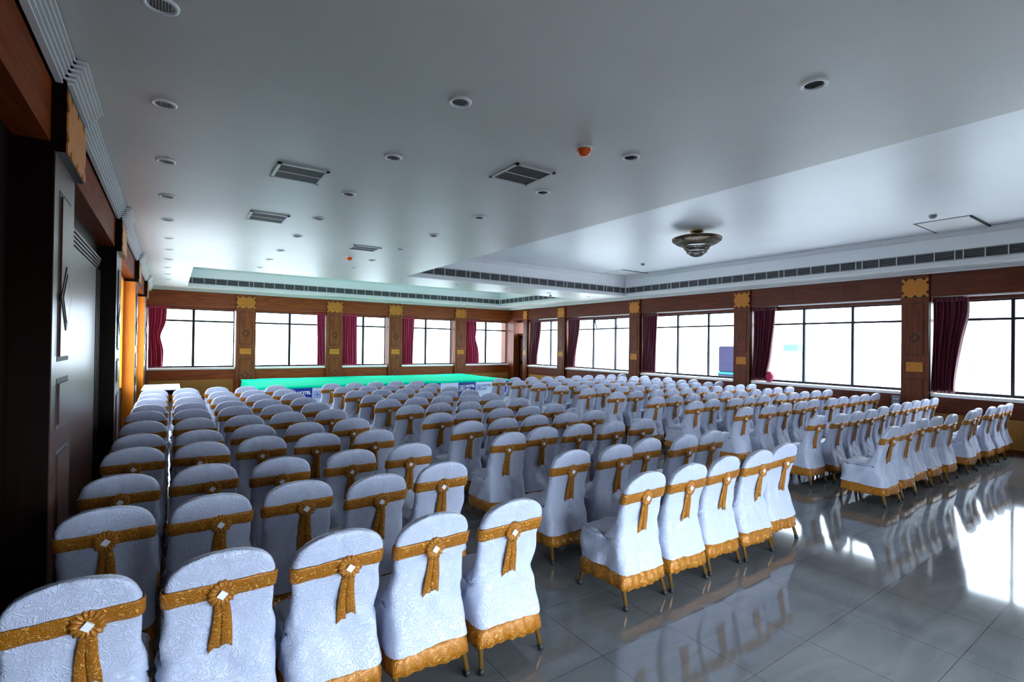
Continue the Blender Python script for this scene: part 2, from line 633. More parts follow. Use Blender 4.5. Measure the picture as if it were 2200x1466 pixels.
def pilaster(side, u0, u1, label, n=0.055, zt=ZF, wx=None):
    root = thing(trim_name(), label, 'pilaster', MAPS[side]((u0 + u1) / 2, 0, 0), kind='structure')
    w = u1 - u0
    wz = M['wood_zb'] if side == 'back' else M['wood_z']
    s = w / 0.55
    bb = W(side)
    bb.mat(wz).box((u0, -0.05, 0), (u1, n, zt))
    bb.box((u0, -0.02, zt), (u1, n - 0.012, 3.40))
    bb.build('shaft', root)
    # frieze plate with a scalloped edge
    cu, cz = (u0 + u1) / 2, 3.10
    hw, hh = w / 2 * 0.98, 0.186
    pts = []
    def edge(ax, ay, bx, by, k):
        dx, dy = bx - ax, by - ay
        L = math.hypot(dx, dy)
        nx, ny = -dy / L, dx / L
        r = 0.034
        for i in range(k):
            t = (i + 0.5) / k
            px, py = ax + dx * t, ay + dy * t
            for th in range(5):
                a = math.pi * th / 4
                pts.append((px - dx / L * r * math.cos(a) + nx * r * math.sin(a) * 1.2, py - dy / L * r * math.cos(a) + ny * r * math.sin(a) * 1.2))
        pts.append((bx, by))
    edge(cu - hw, cz - hh, cu + hw, cz - hh, 3)
    edge(cu + hw, cz - hh, cu + hw, cz + hh, 2)
    edge(cu + hw, cz + hh, cu - hw, cz + hh, 3)
    edge(cu - hw, cz + hh, cu - hw, cz - hh, 2)
    bb = W(side)
    bb.mat(M['groove']).box((cu - hw - .004, n - .016, cz - hh - .004), (cu + hw + .004, n - .0095, cz + hh + .004))
    bb.mat(M['plate']).prism(pts, lambda p: (p[0], n - 0.014, p[1]), lambda p: (p[0], n + 0.008, p[1]))
    bb.build('frieze_plate', root)
    # panels
    def panel(name, z0, z1, mat, dia=None):
        a, c = u0 + 0.16 * w, u1 - 0.16 * w
        q = W(side)
        q.mat(M['groove']).box((a, n - 0.004, z0), (c, n + 0.002, z1))
        q.mat(mat).box((a + 0.016 * s, n - 0.004, z0 + 0.016), (c - 0.016 * s, n + 0.009, z1 - 0.016))
        if dia:
            r = 0.115 * s
            q.mat(M['groove'])
            d0 = [(cu, dia - r * 1.15), (cu + r, dia), (cu, dia + r * 1.15), (cu - r, dia)]
            q.prism(d0, lambda p: (p[0], n, p[1]), lambda p: (p[0], n + 0.0115, p[1]))
            q.mat(mat)
            k = 0.70
            d1 = [(cu + (p[0] - cu) * k, dia + (p[1] - dia) * k) for p in d0]
            q.prism(d1, lambda p: (p[0], n, p[1]), lambda p: (p[0], n + 0.015, p[1]))
        q.build(name, root)
    panel('upper_panel', 1.74, 2.80, wz, 2.10)
    panel('inlay_panel', 1.40, 1.63, M['plate'])
    panel('lower_panel', 0.30, 1.28, wz, 0.75)
    return root


wn = [0]


def window(side, u0, u1, mulls, dg, ztr, label, lit_strip=None, sash=None, zr=None):
    ZS, ZH = zr or (1.02, 2.83)
    wn[0] += 1
    um = (u0 + u1) / 2
    root = thing('window_%d' % wn[0], label, 'window', MAPS[side](um, -dg, ZS), kind='structure')
    f = W(side)
    f.mat(M['frame_metal'])
    t = 0.036 if side == 'back' else 0.026
    tz = 0.028 if side == 'back' else 0.022
    f.box((u0, -dg - 0.025, ZS), (u0 + 0.035, -dg + 0.025, ZH)).box((u1 - 0.035, -dg - 0.025, ZS), (u1, -dg + 0.025, ZH))
    f.box((u0, -dg - 0.025, ZS), (u1, -dg + 0.025, ZS + 0.03)).box((u0, -dg - 0.025, ZH - 0.03), (u1, -dg + 0.025, ZH))
    f.build('window_frame', root)
    for m in mulls:
        f = W(side)
        f.mat(M['frame_metal']).box((m - t, -dg - 0.03, ZS), (m + t, -dg + 0.03, ZH))
        f.build('mullion', root)
    f = W(side)
    f.mat(M['frame_metal']).box((u0, -dg - 0.02, ztr - tz), (u1, -dg + 0.022, ztr + tz))
    f.build('transom', root)
    bars = [u0] + list(mulls) + [u1]
    for i, (a, c) in enumerate(zip(bars, bars[1:])):
        for (za, zb, hi) in ((ZS + 0.03, ztr - 0.016, 0), (ztr + 0.016, ZH - 0.03, 1)):
            g = W(side)
            g.mat(M['glass'])
            if hi and sash == i:
                g.mat(M['frame_metal'])
                # a top-hung light pushed open
                L = zb - za
                op = 0.30
                def q(u, k):
                    return (u, -dg - math.sin(op) * L * k, zb - math.cos(op) * L * k)
                for (ua, uc, ka, kc) in ((a + .02, c - .02, 0, .06), (a + .02, c - .02, .94, 1), (a + .02, a + .05, 0, 1), (c - .05, c - .02, 0, 1)):
                    P4 = [q(ua, ka), q(uc, ka), q(uc, kc), q(ua, kc)]
                    A = [g.v(p) for p in P4]
                    B2 = [g.v((p[0], p[1] - 0.03, p[2])) for p in P4]
                    g.face(A)
                    g.face(B2[::-1])
                    for k in range(4):
                        g.face([A[k], B2[k], B2[(k + 1) % 4], A[(k + 1) % 4]])
                g.mat(M['glass'])
                P4 = [q(a + .05, .06), q(c - .05, .06), q(c - .05, .94), q(a + .05, .94)]
                g.face([g.v((p[0], p[1] - .015, p[2])) for p in P4])
                g.build('open_light', root)['label'] = 'top-hung light pushed open'
                continue
            g.face([g.v((a + t, -dg, za)), g.v((c - t, -dg, za)), g.v((c - t, -dg, zb)), g.v((a + t, -dg, zb))])
            g.build('glass_pane', root, fixn=False)
    if side == 'left':
        return root
    s = W(side)
    s.mat(M['sill']).box((u0, -dg - 0.06, ZS - 0.075), (u1, 0.0, ZS - 0.02))
    s.mat(M['frame_metal']).box((u0, -dg - 0.06, ZS - 0.02), (u1, -dg + 0.03, ZS))
    s.build('window_sill', root)
    if lit_strip:
        s = W(side)
        s.mat(M['white_metal']).box((lit_strip[0], -0.11, 2.885), (lit_strip[1], -0.075, 2.915))  # white strip standing in for the line of light on the head soffit
        s.build('lit_soffit_strip', root)
    return root


DB, DR = 0.28, 0.38
bw = [(-0.60, 1.703), (2.253, 4.508), (5.058, 6.777), (7.316, 9.595), (10.118, 12.35)]
wall('back', bw, [(-1.15, -0.60)] + BP, DB, M['wood_x'], 'far wall of brown wood and ochre panels with five windows')
ord5 = ['by the dark wooden wall', 'second from the dark wooden wall, above the stage end', 'narrow, in the middle of the far wall', 'fourth from the dark wooden wall', 'in the far corner']
for i, ((u0, u1), m) in enumerate(zip(bw, (0.56, 3.35, 5.90, 8.43, 11.26))):
    window('back', u0 + 0.02, u1 - 0.02, [m], DB, 2.457, 'far wall window ' + ord5[i])
for i, (u0, u1) in enumerate(BP):
    pilaster('back', u0, u1, 'wooden pilaster of the far wall, %s from the dark wooden wall' % ['first', 'second', 'third', 'fourth'][i])

rw = [(0.20, 3.436), (3.882, 7.115), (7.553, 10.781), (11.211, 14.446), (14.86, 16.88)]
# far end of the window wall carries a door between two jambs
b = W('right')
wx = M['wood_y']
wall_piers = [(-1.6, -0.24)] + RP[1:] + [(16.88, 17.17)]


wall('right', rw, wall_piers, DR, wx, 'brown wooden window wall with tall windows')
rl = ['beside the empty floor', 'second along from the empty floor', 'with a dark blue tank outside', 'with an open top light', 'last before the corner door']
rm = [(2.32, 1.25), (5.97, 4.92), (9.63, 8.58), (13.30, 12.21), (15.78,)]
rr = [(0.25, 2.95), (3.95, 6.45), (7.6, 10.2), (11.3, 13.8), (15.0, 16.2)]
for i, (u0, u1) in enumerate(rw):
    window('right', u0 + 0.02, u1 - 0.02, sorted(rm[i]), DR, 2.457, 'window wall window ' + rl[i], lit_strip=rr[i], sash=1 if i == 3 else None)
rn = ['nearest the camera on', 'by the empty floor on', 'second seen along', 'third seen along', 'fourth seen along', 'last along']
for i, (u0, u1) in enumerate(RP):
    if i:
        pilaster('right', u0, u1, 'wooden pilaster %s the window wall' % rn[i])
pilaster('right', 16.88, 17.17, 'pale wooden pilaster beside the corner door', n=0.03)

# corner door with a transom light
b = W('right')
b.mat(wx).box((17.17, -0.53, ZF), (18.2, 0.0, 3.43))
b.mat(M['wood_z']).box((17.90, -0.53, 0), (18.9, 0.0, ZF))
b.mat(wx).box((18.2, -0.53, ZF), (18.9, 0.0, 3.6))
b.mat(M['groove']).box((17.17, -0.53, 0), (17.90, -0.42, 2.30)).box((17.17, -0.53, 2.86), (17.9, -0.30, ZF))
struct(b, trim_name(), 'brown wooden surround of the corner door', 'door surround')
d = thing('door_1', 'dark wooden door in the far corner beside the last window', 'door', MAPS['right'](17.53, -0.3, 0), kind='structure')
b = W('right')
b.mat(M['dark_wood']).box((17.20, -0.34, 0.0), (17.88, -0.29, 2.26))
b.build('door_leaf', d)
for (z0, z1) in ((0.2, 1.0), (1.15, 2.1)):
    b = W('right')
    b.mat(M['left_pilaster']).box((17.30, -0.30, z0), (17.78, -0.28, z1))
    b.build('door_panel', d)
b = W('right')
b.mat(M['wood_z']).box((17.17, -0.36, 2.26), (17.90, -0.26, 2.34)).box((17.17, -0.36, 2.82), (17.90, -0.26, 2.88))
b.build('transom_bar', d)
b = W('right')
b.mat(M['glass'])
b.face([b.v((17.17, -0.32, 2.34)), b.v((17.90, -0.32, 2.34)), b.v((17.90, -0.32, 2.82)), b.v((17.17, -0.32, 2.82))])
b.build('transom_glass', d, fixn=False)
b = W('right')
b.mat(M['brass']).box((17.26, -0.29, 1.0), (17.29, -0.24, 1.12))
b.build('door_handle', d)

# wall behind the camera, with an unseen window shaped to light the nearest row
b = W('front')
fw = [(0.4, 5.2)]
FZ = (0.12, 1.72)
b.mat(M['left_frieze']).box((X0, -0.3, 0), (X1, 0, 0.045)).box((X0, -0.3, FZ[1]), (X1, 0, 3.6))
for a, c in ((X0 - 0.3, fw[0][0]), (fw[0][1], X1 + 0.5)):
    b.box((a, -0.3, 0.0), (c, 0, 2.9))
struct(b, 'wall_front', 'brown wooden wall behind the camera', 'wall')
for i, (u0, u1) in enumerate(fw):
    window('front', u0, u1, [u0 + (u1 - u0) * q / 4 for q in (1, 2, 3)], 0.2, 1.30, 'unseen low wide window behind the camera, shaped to light the nearest row', zr=FZ)

# ------------------------------------------------------------------ dark wooden wall
b = W('left')
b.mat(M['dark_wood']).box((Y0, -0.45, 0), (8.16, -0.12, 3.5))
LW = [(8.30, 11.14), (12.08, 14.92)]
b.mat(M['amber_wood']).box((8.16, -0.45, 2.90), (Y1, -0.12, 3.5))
b.mat(M['dark_wood']).box((8.16, -0.45, 0), (Y1, -0.12, 1.0)).mat(M['amber_wood'])  # dark below the amber windows: shade under the sill put into the colour
for a, c in ((8.16, 8.30), (11.14, 12.08), (14.92, Y1 + 0.3)):
    b.box((a, -0.45, 1.0), (c, -0.12, 2.90))
b.mat(M['left_frieze'])
edges = [Y0] + [v for p in LP for v in p] + [Y1 + 0.3]
for k in range(0, len(edges) - 1, 2):
    ss = seams(edges[k], edges[k + 1], 1.25)
    for a, c in zip(ss, ss[1:]):
        b.box((a + 0.002, -0.13, 2.95), (c - 0.002, 0.03, 3.45))
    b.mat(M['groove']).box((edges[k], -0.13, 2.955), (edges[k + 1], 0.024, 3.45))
    b.mat(M['left_frieze'])
struct(b, 'wall_left', 'dark varnished wooden wall with deep bays', 'wall')
b = W('left')
b.mat(M['dark_wood']).box((Y0, -0.13, 0), (3.7, -0.105, 0.14)).box((4.42, -0.13, 0), (4.9, -0.105, 0.14))
struct(b, 'baseboard_left', 'dark baseboard of the wooden wall', 'baseboard')


def left_pilaster(i, u0, u1, label):
    root = thing(trim_name(), label, 'pilaster', MAPS['left']((u0 + u1) / 2, 0, 0), kind='structure')
    bb = W('left')
    bb.mat(M['left_pilaster']).box((u0 + 0.01, 0.0, 0), (u1, 0.05, 2.90))
    bb.mat(M['dark_wood'] if i < 3 else M['amber_wood']).box((u0, -0.13, 0), (u1, 0.046, 2.90))  # near reveals coloured dark as they face away from the windows
    bb.build('shaft', root)
    bb = W('left')
    bb.mat(M['dark_wood']).box((u0, -0.13, 2.90), (u1, 0.095, 3.30))  # block coloured dark for the shadow on its near side
    bb.build('frieze_block', root)
    bb = W('left')
    bb.mat(M['mould'])
    bb.mat(M['groove']).box((u0, 0, 3.285), (u1, 0.09, 3.424))  # dark backing paints the shadow between the capital's ribs
    bb.mat(M['mould'])
    for q in range(6):
        zz = 3.285 + 0.0236 * q
        g = 0.01 * q
        bb.box((u0 - g, 0, zz), (u1 + g, 0.105 + 0.080 * (q + 1) / 6, zz + 0.013))
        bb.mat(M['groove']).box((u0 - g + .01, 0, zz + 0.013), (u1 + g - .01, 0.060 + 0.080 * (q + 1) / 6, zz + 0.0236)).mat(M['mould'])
    bb.build('capital', root)
    # scalloped plate
    cu, cz, hw, hh = (u0 + u1) / 2, 3.075, (u1 - u0) / 2, 0.17
    pts = []
    def edge(ax, ay, bx, by, k):
        dx, dy = bx - ax, by - ay
        L = math.hypot(dx, dy)
        nx, ny = -dy / L, dx / L
        for q in range(k):
            t = (q + 0.5) / k
            for th in range(5):
                a = math.pi * th / 4
                pts.append((ax + dx * t - dx / L * .03 * math.cos(a) + nx * .04 * math.sin(a), ay + dy * t - dy / L * .03 * math.cos(a) + ny * .04 * math.sin(a)))
        pts.append((bx, by))
    edge(cu - hw, cz - hh, cu + hw, cz - hh, 3)
    edge(cu + hw, cz - hh, cu + hw, cz + hh, 2)
    edge(cu + hw, cz + hh, cu - hw, cz + hh, 3)
    edge(cu - hw, cz + hh, cu - hw, cz - hh, 2)
    bb = W('left')
    bb.mat(M['plate']).prism(pts, lambda p: (p[0], 0.09, p[1]), lambda p: (p[0], 0.103, p[1]))
    bb.build('frieze_plate', root)
    for nm, z0, z1 in (('upper_panel', 1.72, 2.72), ('inlay_panel', 1.32, 1.62), ('lower_panel', 0.25, 1.2)):
        a, c = u0 + 0.16, u1 - 0.14
        bb = W('left')
        bb.mat(M['groove']).box((a, 0.046, z0), (c, 0.052, z1))
        bb.mat(M['left_pilaster']).box((a + 0.03, 0.046, z0 + 0.03), (c - 0.03, 0.062, z1 - 0.03))
        if nm == 'upper_panel':
            r = 0.17
            d0 = [(cu, 2.1 - r * 1.15), (cu + r, 2.1), (cu, 2.1 + r * 1.15), (cu - r, 2.1)]
            bb.mat(M['groove']).prism(d0, lambda p: (p[0], 0.05, p[1]), lambda p: (p[0], 0.066, p[1]))
            d1 = [(cu + (p[0] - cu) * .75, 2.1 + (p[1] - 2.1) * .75) for p in d0]
            bb.mat(M['left_pilaster']).prism(d1, lambda p: (p[0], 0.05, p[1]), lambda p: (p[0], 0.07, p[1]))
        bb.build(nm, root)
    return root


ln = ['beside the camera', 'nearest one in view', 'second in view, past the glossy door', 'third in view, beside amber panels', 'last before the far wall']
for i, (u0, u1) in enumerate(LP):
    left_pilaster(i, u0, u1, 'dark wall pilaster, ' + ln[i])

for i, (u0, u1) in enumerate(LW):
    window('left', u0, u1, [(u0 + u1) / 2], 0.25, 2.457, 'window in the %s amber bay of the wooden wall' % ['nearer', 'farther'][i])

# door in the second bay of the dark wall
d = thing('door_2', 'glossy brown door recessed in the dark wooden wall', 'door', MAPS['left'](6.0, -0.1, 0), kind='structure')
b = W('left')
b.mat(M['left_pilaster']).box((4.75, -0.125, 0.0), (6.95, -0.085, 2.62))
b.build('door_leaf', d)
b = W('left')
b.mat(M['left_pilaster'])
for k in range(5):
    b.box((4.60, -0.125, 2.62 + k * 0.028), (7.2, -0.095 + 0.008 * k, 2.62 + k * 0.028 + 0.02))
b.build('head_moulding', d)
b = W('left')
b.mat(M['dark_wood'])
for k in range(4):
    b.box((6.95 + k * 0.06, -0.125, 0), (6.95 + k * 0.06 + 0.04, -0.085 + 0.006 * k, 2.62))
b.build('jamb', d)
b = W('left')
b.mat(M['brass']).box((5.0, -0.09, 1.0), (5.03, -0.05, 1.3))
b.build('door_handle', d)


# ------------------------------------------------------------------ air grilles in the coffers
def grille(name, p, q, inward, label):
    """p,q ends of the strip on the coffer's face (x,y); inward = unit vector into the coffer"""
    p, q, n = Vector(p), Vector(q), Vector(inward)
    L = (q - p).length
    d = (q - p) / L
    def P(u, k, z):
        v = p + d * u + n * k
        return T((v.x, v.y, z))
    root = thing(name, label, 'air grille', P(L / 2, 0, 3.54), 'linear air grilles of the coffers')
    z0, z1 = 3.545, 3.712
    bb = MB(lambda a: P(*a))
    bb.mat(M['black']).box((0, 0.002, z0), (L, 0.006, z1))
    bb.build('backing', root)
    bb = MB(lambda a: P(*a))
    bb.mat(M['louvre'])
    k = 5
    for i in range(k):
        zz = z0 + 0.018 + (z1 - z0 - 0.036) * i / (k - 1)
        bb.box((0, 0.006, zz - 0.004), (L, 0.02, zz + 0.004))
    bb.build('louvres', root)
    bb = MB(lambda a: P(*a))
    bb.mat(M['slat']).box((0, 0.004, z0 - 0.014), (L, 0.028, z0)).box((0, 0.004, z1), (L, 0.028, z1 + 0.014))
    bb.box((0, 0.004, z0), (0.02, 0.028, z1)).box((L - 0.02, 0.004, z0), (L, 0.028, z1))
    bb.build('frame', root)
    u = 0.0
    i = 0
    while u < L - 0.1:
        u += 0.30 if i % 6 else 0.12
        i += 1
        bb = MB(lambda a: P(*a))
        bb.mat(M['slat']).box((u - 0.008, 0.006, z0), (u + 0.008, 0.026, z1))
        bb.build('divider', root)
    return root


grille('air_grille', (A_[0], A_[3]), (A_[2] - 0.03, A_[3]), (0, -1), 'long dark air grille across the far side of the large coffer')
grille('air_grille', (A_[2], A_[3] - 0.03), (A_[2], A_[1]), (-1, 0), 'long dark air grille above the window wall in the large coffer')
grille('air_grille', (B_[0], B_[3]), (B_[2] - 0.03, B_[3]), (0, -1), 'long dark air grille above the far wall windows')
grille('air_grille', (B_[2], B_[3] - 0.03), (B_[2], B_[1]), (-1, 0), 'short dark air grille at the corner end of the coffer above the stage')


# ------------------------------------------------------------------ square ceiling diffusers
def vent(x0, x1, y0, y1, label, open_side):
    root = thing('ceiling_vent', label, 'air vent', T(((x0 + x1) / 2, (y0 + y1) / 2, ZC)), 'square vents in the main ceiling')
    z = ZC
    b = MB(T)
    b.mat(M['black']).box((x0 + .02, y0 + .02, z - 0.004), (x1 - .02, y1 - .02, z - 0.001))
    b.build('backing', root)
    b = MB(T)
    b.mat(M['slat'])
    t = 0.03
    b.box((x0, y0, z - 0.012), (x1, y0 + t, z)).box((x0, y1 - t, z - 0.012), (x1, y1, z))
    b.box((x0, y0, z - 0.012), (x0 + t, y1, z)).box((x1 - t, y0, z - 0.012), (x1, y1, z))
    b.box((x0 + (x1 - x0) * .47, y0, z - 0.011), (x0 + (x1 - x0) * .53, y1, z)) if open_side == 'mid' else b.box((x0, y0 + (y1 - y0) * .48, z - 0.011), (x1, y0 + (y1 - y0) * .52, z))
    b.build('frame', root)
    b = MB(T)
    b.mat(M['vent_louvre'])
    k = 16
    for i in range(k):
        yy = y0 + t + (y1 - y0 - 2 * t) * (i + .5) / k
        b.box((x0 + t, yy - 0.006, z - 0.009), (x1 - t, yy + 0.004, z - 0.003))
    b.build('louvres', root)
    return root


vent(0.745, 1.18, 4.73, 5.18, 'square ceiling vent above the wall side chairs, nearer of two', 'y')
vent(2.43, 2.86, 3.51, 3.96, 'square ceiling vent near the orange detector, largest in view', 'y')
vent(0.76, 1.20, 6.70, 7.18, 'square ceiling vent above the wall side chairs, farther of two', 'y')
vent(2.39, 2.85, 8.02, 8.41, 'square ceiling vent near the far orange detector', 'y')


# ------------------------------------------------------------------ recessed downlights
def make_downlight():
    root = thing('recessed_downlight', 'x', 'downlight')
    b = MB()
    b.mat(M['white_metal']).lathe([(0.055, -0.002), (0.057, -0.010), (0.068, -0.012), (0.076, -0.008), (0.078, 0.0)], n=28)
    b.build('trim_ring', root)
    b = MB()
    b.mat(M['chrome']).lathe([(0.056, -0.004), (0.050, 0.02), (0.030, 0.05)], n=28)
    b.mat(M['black']).lathe([(0.030, 0.05), (0.001, 0.052)], n=28)
    b.build('reflector', root, fixn=False)
    b = MB()
    b.mat(M['black'])
    for i in range(-3, 4):
        w = math.sqrt(0.05 ** 2 - (i * 0.0125) ** 2)
        b.box((i * 0.0125 - 0.0018, -w, -0.004), (i * 0.0125 + 0.0018, w, 0.014))
    b.build('louvre', root)
    return root


DL0 = make_downlight()
first = True
colx = [-0.066, 1.520, 3.122]
rowy = [1.423, 2.850, 4.035, 5.314, 6.609, 7.900, 9.323, 10.482, 11.753]
rown = ['nearest the camera', 'second', 'third', 'fourth', 'fifth', 'sixth', 'seventh', 'eighth', 'ninth']
pts = []
for ci, x in enumerate(colx):
    for ri, y in enumerate(rowy):
        nm = ['in the line along the wooden wall', 'in the middle line', 'in the line beside the large coffer'][ci]
        lab = 'recessed downlight %s, %s' % (nm, 'nearest the camera' if ri == 0 else rown[ri] + ' from the camera')
        pts.append((x, y, lab))
for k, y in enumerate((13.1, 14.4, 15.64)):
    pts.append((-0.10, y, 'recessed downlight beside the stage coffer, %s along the wooden wall' % ['first', 'second', 'third'][k]))
for k, x in enumerate((4.687, 6.243, 7.809, 9.375, 10.991)):
    pts.append((x, 11.68 + 0.06, 'recessed downlight between the two coffers, %s from the main ceiling' % ['first', 'second', 'third', 'fourth', 'fifth'][k]))
for (x, y, lab) in pts:
    o = DL0 if first else copy_tree(DL0)
    first = False
    o.location = T((x, y, ZC))
    o['label'] = lab
    o['group'] = 'recessed downlights'


# ------------------------------------------------------------------ detectors, hatches, chandelier
def detector(x, y, z, r, mat, label, name='smoke_detector'):
    root = thing(name, label, 'smoke detector', T((x, y, z)))
    l = T((x, y, z))
    b = MB()
    b.mat(M['white_metal']).lathe([(r * 1.05, 0), (r * 1.05, -r * .18), (r * .9, -r * .2), (r * .2, -r * .2)], c=l, n=24, cap1=True)
    b.build('base', root)
    b = MB()
    b.mat(mat).lathe([(r * .9, -r * .2), (r * .92, -r * .5), (r * .75, -r * .85), (r * .4, -r * 1.05), (r * .1, -r * 1.1)], c=l, n=24, cap1=True)
    b.build('cap', root)
    return root


detector(2.682, 2.937, ZC, 0.062, M['orange'], 'orange ceiling detector, large one near the camera')
detector(2.668, 9.221, ZC, 0.062, M['orange'], 'orange ceiling detector, far small one near the stage')
detector(10.39, 9.01, ZR, 0.06, M['louvre'], 'small grey detector in the large coffer towards its far corner')
detector(10.29, 2.83, ZR, 0.06, M['louvre'], 'small grey detector in the large coffer near the ceiling hatch')
detector(9.8, 12.2, ZC, 0.05, M['louvre'], 'tiny grey detector between the coffers near the corner')

b = MB(T)
b.mat(M['mould']).box((10.78, 2.48, ZR - 0.012), (11.95, 3.22, ZR - 0.002))
b.mat(M['black']).box((10.76, 2.46, ZR - 0.004), (11.97, 3.24, ZR - 0.001))
b.mat(M['black']).box((10.78, 3.205, ZR - 0.016), (11.95, 3.22, ZR - 0.010)).box((10.78, 2.46, ZR - 0.03), (11.95, 2.485, ZR - 0.004))
o = b.build('ceiling_hatch')
tag(o, 'white ceiling hatch with dark edges near the window wall', 'hatch', 'hatches in the large coffer')
b = MB(T)
b.mat(M['mould']).box((10.8, 10.12, ZR - 0.012), (11.9, 10.8, ZR - 0.002))
b.mat(M['black']).box((10.78, 10.10, ZR - 0.014), (11.92, 10.122, ZR - 0.002))
o = b.build('ceiling_hatch')
tag(o, 'white ceiling hatch at the far corner of the large coffer', 'hatch', 'hatches in the large coffer')

cl = T((8.26, 5.85, ZR))
ch = thing('chandelier', 'beaded crystal chandelier close under the large coffer', 'chandelier', cl)
b = MB()
b.mat(M['brass']).lathe([(0.12, 0), (0.12, -0.03), (0.03, -0.05), (0.03, -0.16), (0.36, -0.15), (0.44, -0.14), (0.45, -0.165), (0.36, -0.18), (0.02, -0.19)], c=cl, n=48)
b.build('mounting', ch)


def beadring(prof, name):
    q = MB()
    q.mat(M['beads'])
    for (r0, z0, r1, z1, strands, beads) in prof:
        for s in range(strands):
            a = 2 * math.pi * s / strands
            for k in range(beads):
                t = k / max(1, beads - 1)
                sag = math.sin(t * math.pi) * 0.02
                r = r0 + (r1 - r0) * t
                z = z0 + (z1 - z0) * t - sag
                q.ball((cl.x + r * math.cos(a), cl.y + r * math.sin(a), cl.z + z), 0.0135, 6)
    tag(q.build(name, ch), kind='stuff')


beadring([(0.45, -0.16, 0.445, -0.195, 96, 2), (0.435, -0.20, 0.25, -0.29, 80, 9)], 'upper_bead_tier')
beadring([(0.25, -0.29, 0.19, -0.38, 52, 5), (0.19, -0.385, 0.17, -0.42, 40, 3)], 'middle_bead_tier')
beadring([(0.165, -0.425, 0.03, -0.50, 30, 6)], 'bead_bowl')


# ------------------------------------------------------------------ curtains
def curtain(side, top, bot, n, z0, z1, folds, seed, label, waist=None, group=None, tie=None):
    """top/bot = (u0,u1) at head and hem"""
    rnd = random.Random(seed)
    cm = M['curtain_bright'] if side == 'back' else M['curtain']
    f = MAPS[side]
    u_mid = (top[0] + top[1]) / 2
    root = thing('curtain', label, 'curtain', f(u_mid, n, z0), group)
    nu, nz = folds * 10 + 1, 26
    ph = [rnd.uniform(0, 6.28) for _ in range(4)]
    rings = []
    for j in range(nz):
        t = j / (nz - 1)
        z = z1 + (z0 - z1) * t
        e = t * t * (3 - 2 * t)
        a = top[0] + (bot[0] - top[0]) * e
        c = top[1] + (bot[1] - top[1]) * e
        if waist:
            k = math.exp(-((t - waist[0]) / 0.16) ** 2)
            a = a + (waist[1][0] - a) * k
            c = c + (waist[1][1] - c) * k
        row = []
        for i in range(nu):
            s = i / (nu - 1)
            w = 2 * math.pi * folds * s
            amp = 0.042 * (0.75 + 0.5 * t)
            d = math.sin(w + 0.5 * math.sin(3 * t + ph[0])) + 0.35 * math.sin(2.1 * w + ph[1] + t)
            du = 0.010 * math.sin(w * 0.5 + ph[2] + 4 * t)
            row.append((a + (c - a) * s + du, n + amp * d, z))
        rings.append(row)
    bb = MB(lambda p: f(*p))
    bb.mat(cm).loft(rings, False, False, True, closed=False)
    o = bb.build('cloth', root, fixn=False)
    md = o.modifiers.new('thickness', 'SOLIDIFY')
    md.thickness = 0.004
    bb = MB(lambda p: f(*p))
    bb.mat(cm)
    ss = [top[0] + (top[1] - top[0]) * i / 24 for i in range(25)]
    bb.loft([[(u, n + 0.035 + 0.008 * math.sin(i * 2.2), z) for i, u in enumerate(ss)] + [(u, n - 0.03, z) for u in ss[::-1]] for z in (z1 - 0.06, z1 + 0.02)], True, True, False)
    bb.build('header', root)
    if tie:
        bb = MB(lambda p: f(*p))
        bb.mat(M['curtain_bright'])
        u, z, r = tie
        rg = []
        for k, (dz, rr_) in enumerate(((0.14, .35), (0.06, .9), (0.0, 1.0), (-0.05, .8), (-0.10, .5), (-0.13, 1.1))):
            rg.append([(u + r * rr_ * math.cos(2 * math.pi * i / 20) * (1 + .18 * math.sin(i * 2.5)), n + 0.02 + r * .6 * rr_ * math.sin(2 * math.pi * i / 20), z + dz) for i in range(20)])
        bb.loft(rg, True, True, True)
        bb.build('knot', root)
    return root


nb = -0.09
g1 = 'crimson curtains at the far windows'
curtain('back', (-0.58, -0.12), (-0.56, -0.22), nb, 1.03, 2.85, 6, 1, 'crimson curtain at the far window by the dark wooden wall', waist=(0.5, (-0.56, -0.28)), group=g1)
curtain('back', (4.20, 4.49), (4.24, 4.49), nb, 1.03, 2.85, 5, 2, 'crimson curtain at the inner end of the second far window', group=g1)
curtain('back', (5.075, 5.60), (5.07, 5.64), nb, 1.03, 2.85, 6, 3, 'crimson curtain half covering the narrow middle far window', group=g1)
curtain('back', (7.335, 7.86), (7.33, 7.84), nb, 1.03, 2.85, 6, 4, 'crimson curtain at the fourth far window', group=g1)
curtain('back', (10.14, 10.70), (10.16, 10.82), nb, 1.03, 2.85, 6, 5, 'crimson curtain at the far corner window', waist=(0.4, (10.14, 10.66)), group=g1)
g2 = 'maroon curtains on the window wall'
nr = -0.10
curtain('right', (16.10, 16.84), (16.30, 16.87), nr, 1.03, 2.86, 6, 6, 'maroon curtain at the last window before the corner door', group=g2)
curtain('right', (13.72, 14.40), (14.0, 14.43), nr, 1.03, 2.86, 6, 7, 'maroon curtain at the window with the open top light', group=g2)
curtain('right', (10.17, 10.76), (10.25, 10.77), nr, 1.03, 2.86, 6, 8, 'dark maroon curtain at the window with the blue tank outside', group=g2)
curtain('right', (6.52, 7.09), (6.68, 7.10), nr, 1.03, 2.86, 7, 9, 'dark maroon curtain tied in a red knot at its foot', waist=(0.97, (6.74, 7.10)), group=g2, tie=(6.66, 1.12, 0.10))
curtain('right', (2.90, 3.41), (3.06, 3.42), nr, 1.03, 2.86, 6, 10, 'broad dark maroon curtain at the window beside the empty floor', waist=(0.1, (2.87, 3.41)), group=g2)

